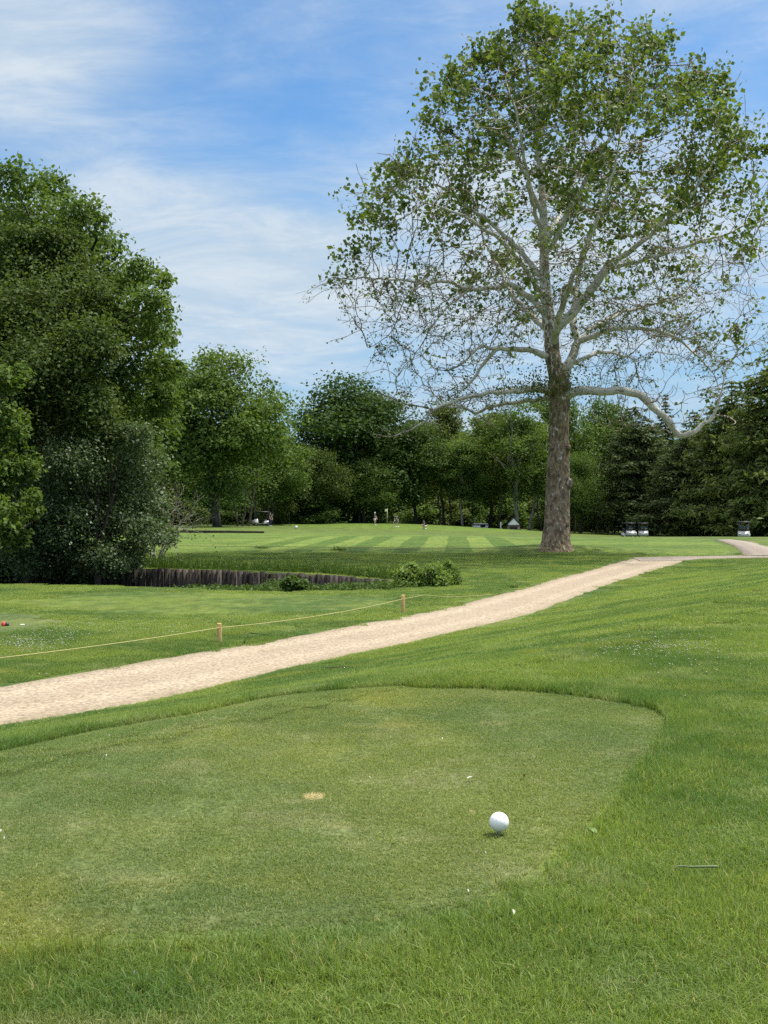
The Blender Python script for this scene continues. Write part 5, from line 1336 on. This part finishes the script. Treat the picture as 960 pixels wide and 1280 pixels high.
M['skin'] = plain('skin', (.45, .29, .21), .6, .3); M['hair'] = plain('dark hair', (.03, .022, .017), .7)
def skin_chain(name, V, E, Rr, mat, parent, root=0, sub=1):
    me = bpy.data.meshes.new(name); me.from_pydata([tuple(v) for v in V], E, []); me.materials.append(mat)
    o = put(name, me, parent); md = o.modifiers.new('skin', 'SKIN'); md.use_smooth_shade = True
    for k, r in enumerate(Rr):
        s = me.skin_vertices[0].data[k]; s.radius = (r, r); s.use_root = (k == root)
    sb = o.modifiers.new('sub', 'SUBSURF'); sb.levels = sub; sb.render_levels = sub
    return o
def person(loc, rz, label, J, shirt, trousers, sc=1.0, hair='hair', shorts=False):
    """J: joints in the person's own frame, facing -Y"""
    r = empty('person', loc, rz, sc); tag(r, label, 'person')
    V, E, Rr = [], [], []
    def add(p, rad, par=None):
        V.append(np.array(p, float)); Rr.append(rad)
        if par is not None: E.append((par, len(V) - 1))
        return len(V) - 1
    pel = add(J['pelvis'], .135); wst = add(J['waist'], .125, pel); ch = add(J['chest'], .15, wst); nk = add(J['neck'], .058, ch); hd0 = add(J['head'] + np.array([0, .0, -.06]), .088, nk); hd = add(J['head'] + np.array([0, 0, .05]), .10, hd0); add(J['head'] + np.array([0, 0, .13]), .06, hd)
    add(J['head'] + np.array([0, -.105, -.02]), .022, hd0)                                     # nose
    for sd_ in ('l', 'r'):
        sx = -1 if sd_ == 'l' else 1
        add(J['head'] + np.array([sx * .098, .01, -.005]), .020, hd0)                           # ear
        sh = add(J['sh_' + sd_], .068, ch); el = add(J['el_' + sd_], .045, sh); wr = add(J['wr_' + sd_], .030, el)
        d = unit(J['wr_' + sd_] - J['el_' + sd_]); pm = add(J['wr_' + sd_] + d * .07, .036, wr); side = unit(np.cross(d, [0, 1.0, .2]))
        for k in range(4):
            f1 = add(V[pm] + d * .045 + side * (k - 1.5) * .02, .010, pm); add(V[f1] + d * (.045, .055, .05, .04)[k] + np.array([0, .01, -.006]), .008, f1)
        t1 = add(J['wr_' + sd_] + d * .035 + side * .045, .011, wr); add(V[t1] + d * .035 + side * .012, .009, t1)
        hp = add(J['hip_' + sd_], .095, pel); kn = add(J['kn_' + sd_], .062, hp); an = add(J['an_' + sd_], .042, kn); add(J['an_' + sd_] + np.array([sx * .03, -.17, -.045]), .04, an)
    skin_chain('body', V, E, Rr, M['skin'], r)
    def piece(name, names, edges, rad, mat): skin_chain(name, [J[n] for n in names], edges, rad, mat, r)
    mids = dict(J)
    for s in 'lr':
        J['elm_' + s] = J['sh_' + s] * .35 + J['el_' + s] * .65
        J['knm_' + s] = J['hip_' + s] * .2 + J['kn_' + s] * .8
    piece('shirt', ['pelvis', 'waist', 'chest', 'sh_l', 'elm_l', 'sh_r', 'elm_r'], [(0, 1), (1, 2), (2, 3), (3, 4), (2, 5), (5, 6)], [.185, .18, .215, .115, .09, .115, .09], shirt)
    if shorts: piece('shorts', ['waist', 'pelvis', 'hip_l', 'knm_l', 'hip_r', 'knm_r'], [(0, 1), (1, 2), (2, 3), (1, 4), (4, 5)], [.175, .19, .15, .125, .15, .125], trousers)
    else: piece('trousers', ['waist', 'pelvis', 'hip_l', 'kn_l', 'an_l', 'hip_r', 'kn_r', 'an_r'], [(0, 1), (1, 2), (2, 3), (3, 4), (1, 5), (5, 6), (6, 7)], [.175, .19, .15, .11, .085, .15, .11, .085], trousers)
    c = J['head']; mb = MB(); mb.lathe([(.112 * math.sin(a), .115 * math.cos(a)) for a in np.linspace(.05, 1.75, 7)], c + np.array([0, .018, .055]), 14); mb.build('cap' if hair != 'hair' else 'hair', M[hair], r, smooth=True)
    for s in 'lr':
        sx = -1 if s == 'l' else 1; mb = MB(); mb.prism([(-.20, 0), (-.21, .04), (-.10, .085), (.07, .10), (.08, 0)], .095, J['an_' + s] + np.array([sx * .012, -.0, -.08])); mb.build('shoe', plain('pale shoe', (.6, .6, .58), .6) if s == 'l' else bpy.data.materials['pale shoe'], r)
    return r
def A_(*p): return np.array(p, float)
def standing(arm=0.0, bend=0.0, spread=.10):
    c, s = math.cos(bend), math.sin(bend)
    def up(x, y, z): return A_(x, y * c - (z - .95) * s, .95 + (z - .95) * c + y * s)      # bends the trunk forward about the hips
    J = {'pelvis': A_(0, 0, .95), 'waist': up(0, 0, 1.10), 'chest': up(0, 0, 1.34), 'neck': up(0, -.01, 1.52), 'head': up(0, -.03, 1.65)}
    for n, sx in (('l', -1), ('r', 1)):
        J['sh_' + n] = up(sx * .19, 0, 1.42)
        J['hip_' + n] = A_(sx * .095, 0, .90); J['kn_' + n] = A_(sx * (spread + .02), -.03 - .06 * (bend > .3), .50); J['an_' + n] = A_(sx * (spread + .03), .0, .08)
        sh = J['sh_' + n]; J['el_' + n] = sh + A_(sx * .05 * (1 - arm), -.10 - .06 * arm, -.27); J['wr_' + n] = J['el_' + n] + A_(-sx * .14 * arm - sx * .02 * (1 - arm), -.09 - .08 * arm, -.22)
    return J
def crouching():
    J = {'pelvis': A_(0, .18, .38), 'waist': A_(0, .12, .52), 'chest': A_(0, -.04, .74), 'neck': A_(0, -.13, .89), 'head': A_(0, -.18, 1.02)}
    for n, sx in (('l', -1), ('r', 1)):
        J['sh_' + n] = A_(sx * .18, -.06, .80); J['hip_' + n] = A_(sx * .10, .15, .37); J['kn_' + n] = A_(sx * .16, -.27, .50 if n == 'l' else .40); J['an_' + n] = A_(sx * .15, .0 if n == 'l' else .06, .08)
        J['el_' + n] = A_(sx * .24, -.24, .62); J['wr_' + n] = A_(sx * .12, -.40, .52)
    return J
def players():
    navy = plain('navy cloth', (.022, .028, .055), .8); grey = plain('grey cloth', (.11, .11, .115), .8); black = plain('black cloth', (.012, .012, .014), .8); pale = plain('pale cloth', (.55, .54, .50), .8); khaki = plain('grey shorts cloth', (.20, .19, .17), .8)
    M['cap_white'] = plain('white cap', (.6, .6, .58), .7); M['cap_dark'] = plain('dark cap', (.03, .03, .035), .7)
    def on(px, d): b = ground_at(px, d); b[2] += .05; return b
    b = on(468.5, 153); person(b, R(70), 'person in a navy shirt and pale shorts standing left of the flagstick', standing(.5), navy, pale, hair='cap_white', shorts=True)
    b2 = on(496.5, 150); person(b2, R(-35), 'person in grey bending over a putter right of the flagstick', standing(1.0, .62, .14), grey, khaki, hair='cap_dark', shorts=True)
    c, s = math.cos(R(-35)), math.sin(R(-35)); g1 = A_(.0, -.80, .72); g2 = A_(.0, -.98, .03)
    def rot(p, b_): return b_ + A_(p[0] * c - p[1] * s, p[0] * s + p[1] * c, p[2])
    root = empty('putter', rot(g2, b2)); tag(root, 'thin putter held by the bending person on the green', 'golf club'); o = rot(g2, b2)
    MB().tube([rot(g1, b2) - o, A_(0, 0, 0)], .012, 6).build('shaft', M['steel'], root); MB().box((0.03, 0, -.01), (.13, .04, .035), .6).build('head', M['steel'], root)
    b = on(531, 146); person(b, R(-60), 'person in black and pale shorts crouching on the right of the green', crouching(), black, pale, hair='cap_dark', shorts=True)
    b = ground_at(337.5, 144); person(b, R(60), 'person in dark clothes standing behind the golf cart under the oak', standing(.3), black, navy)
players()
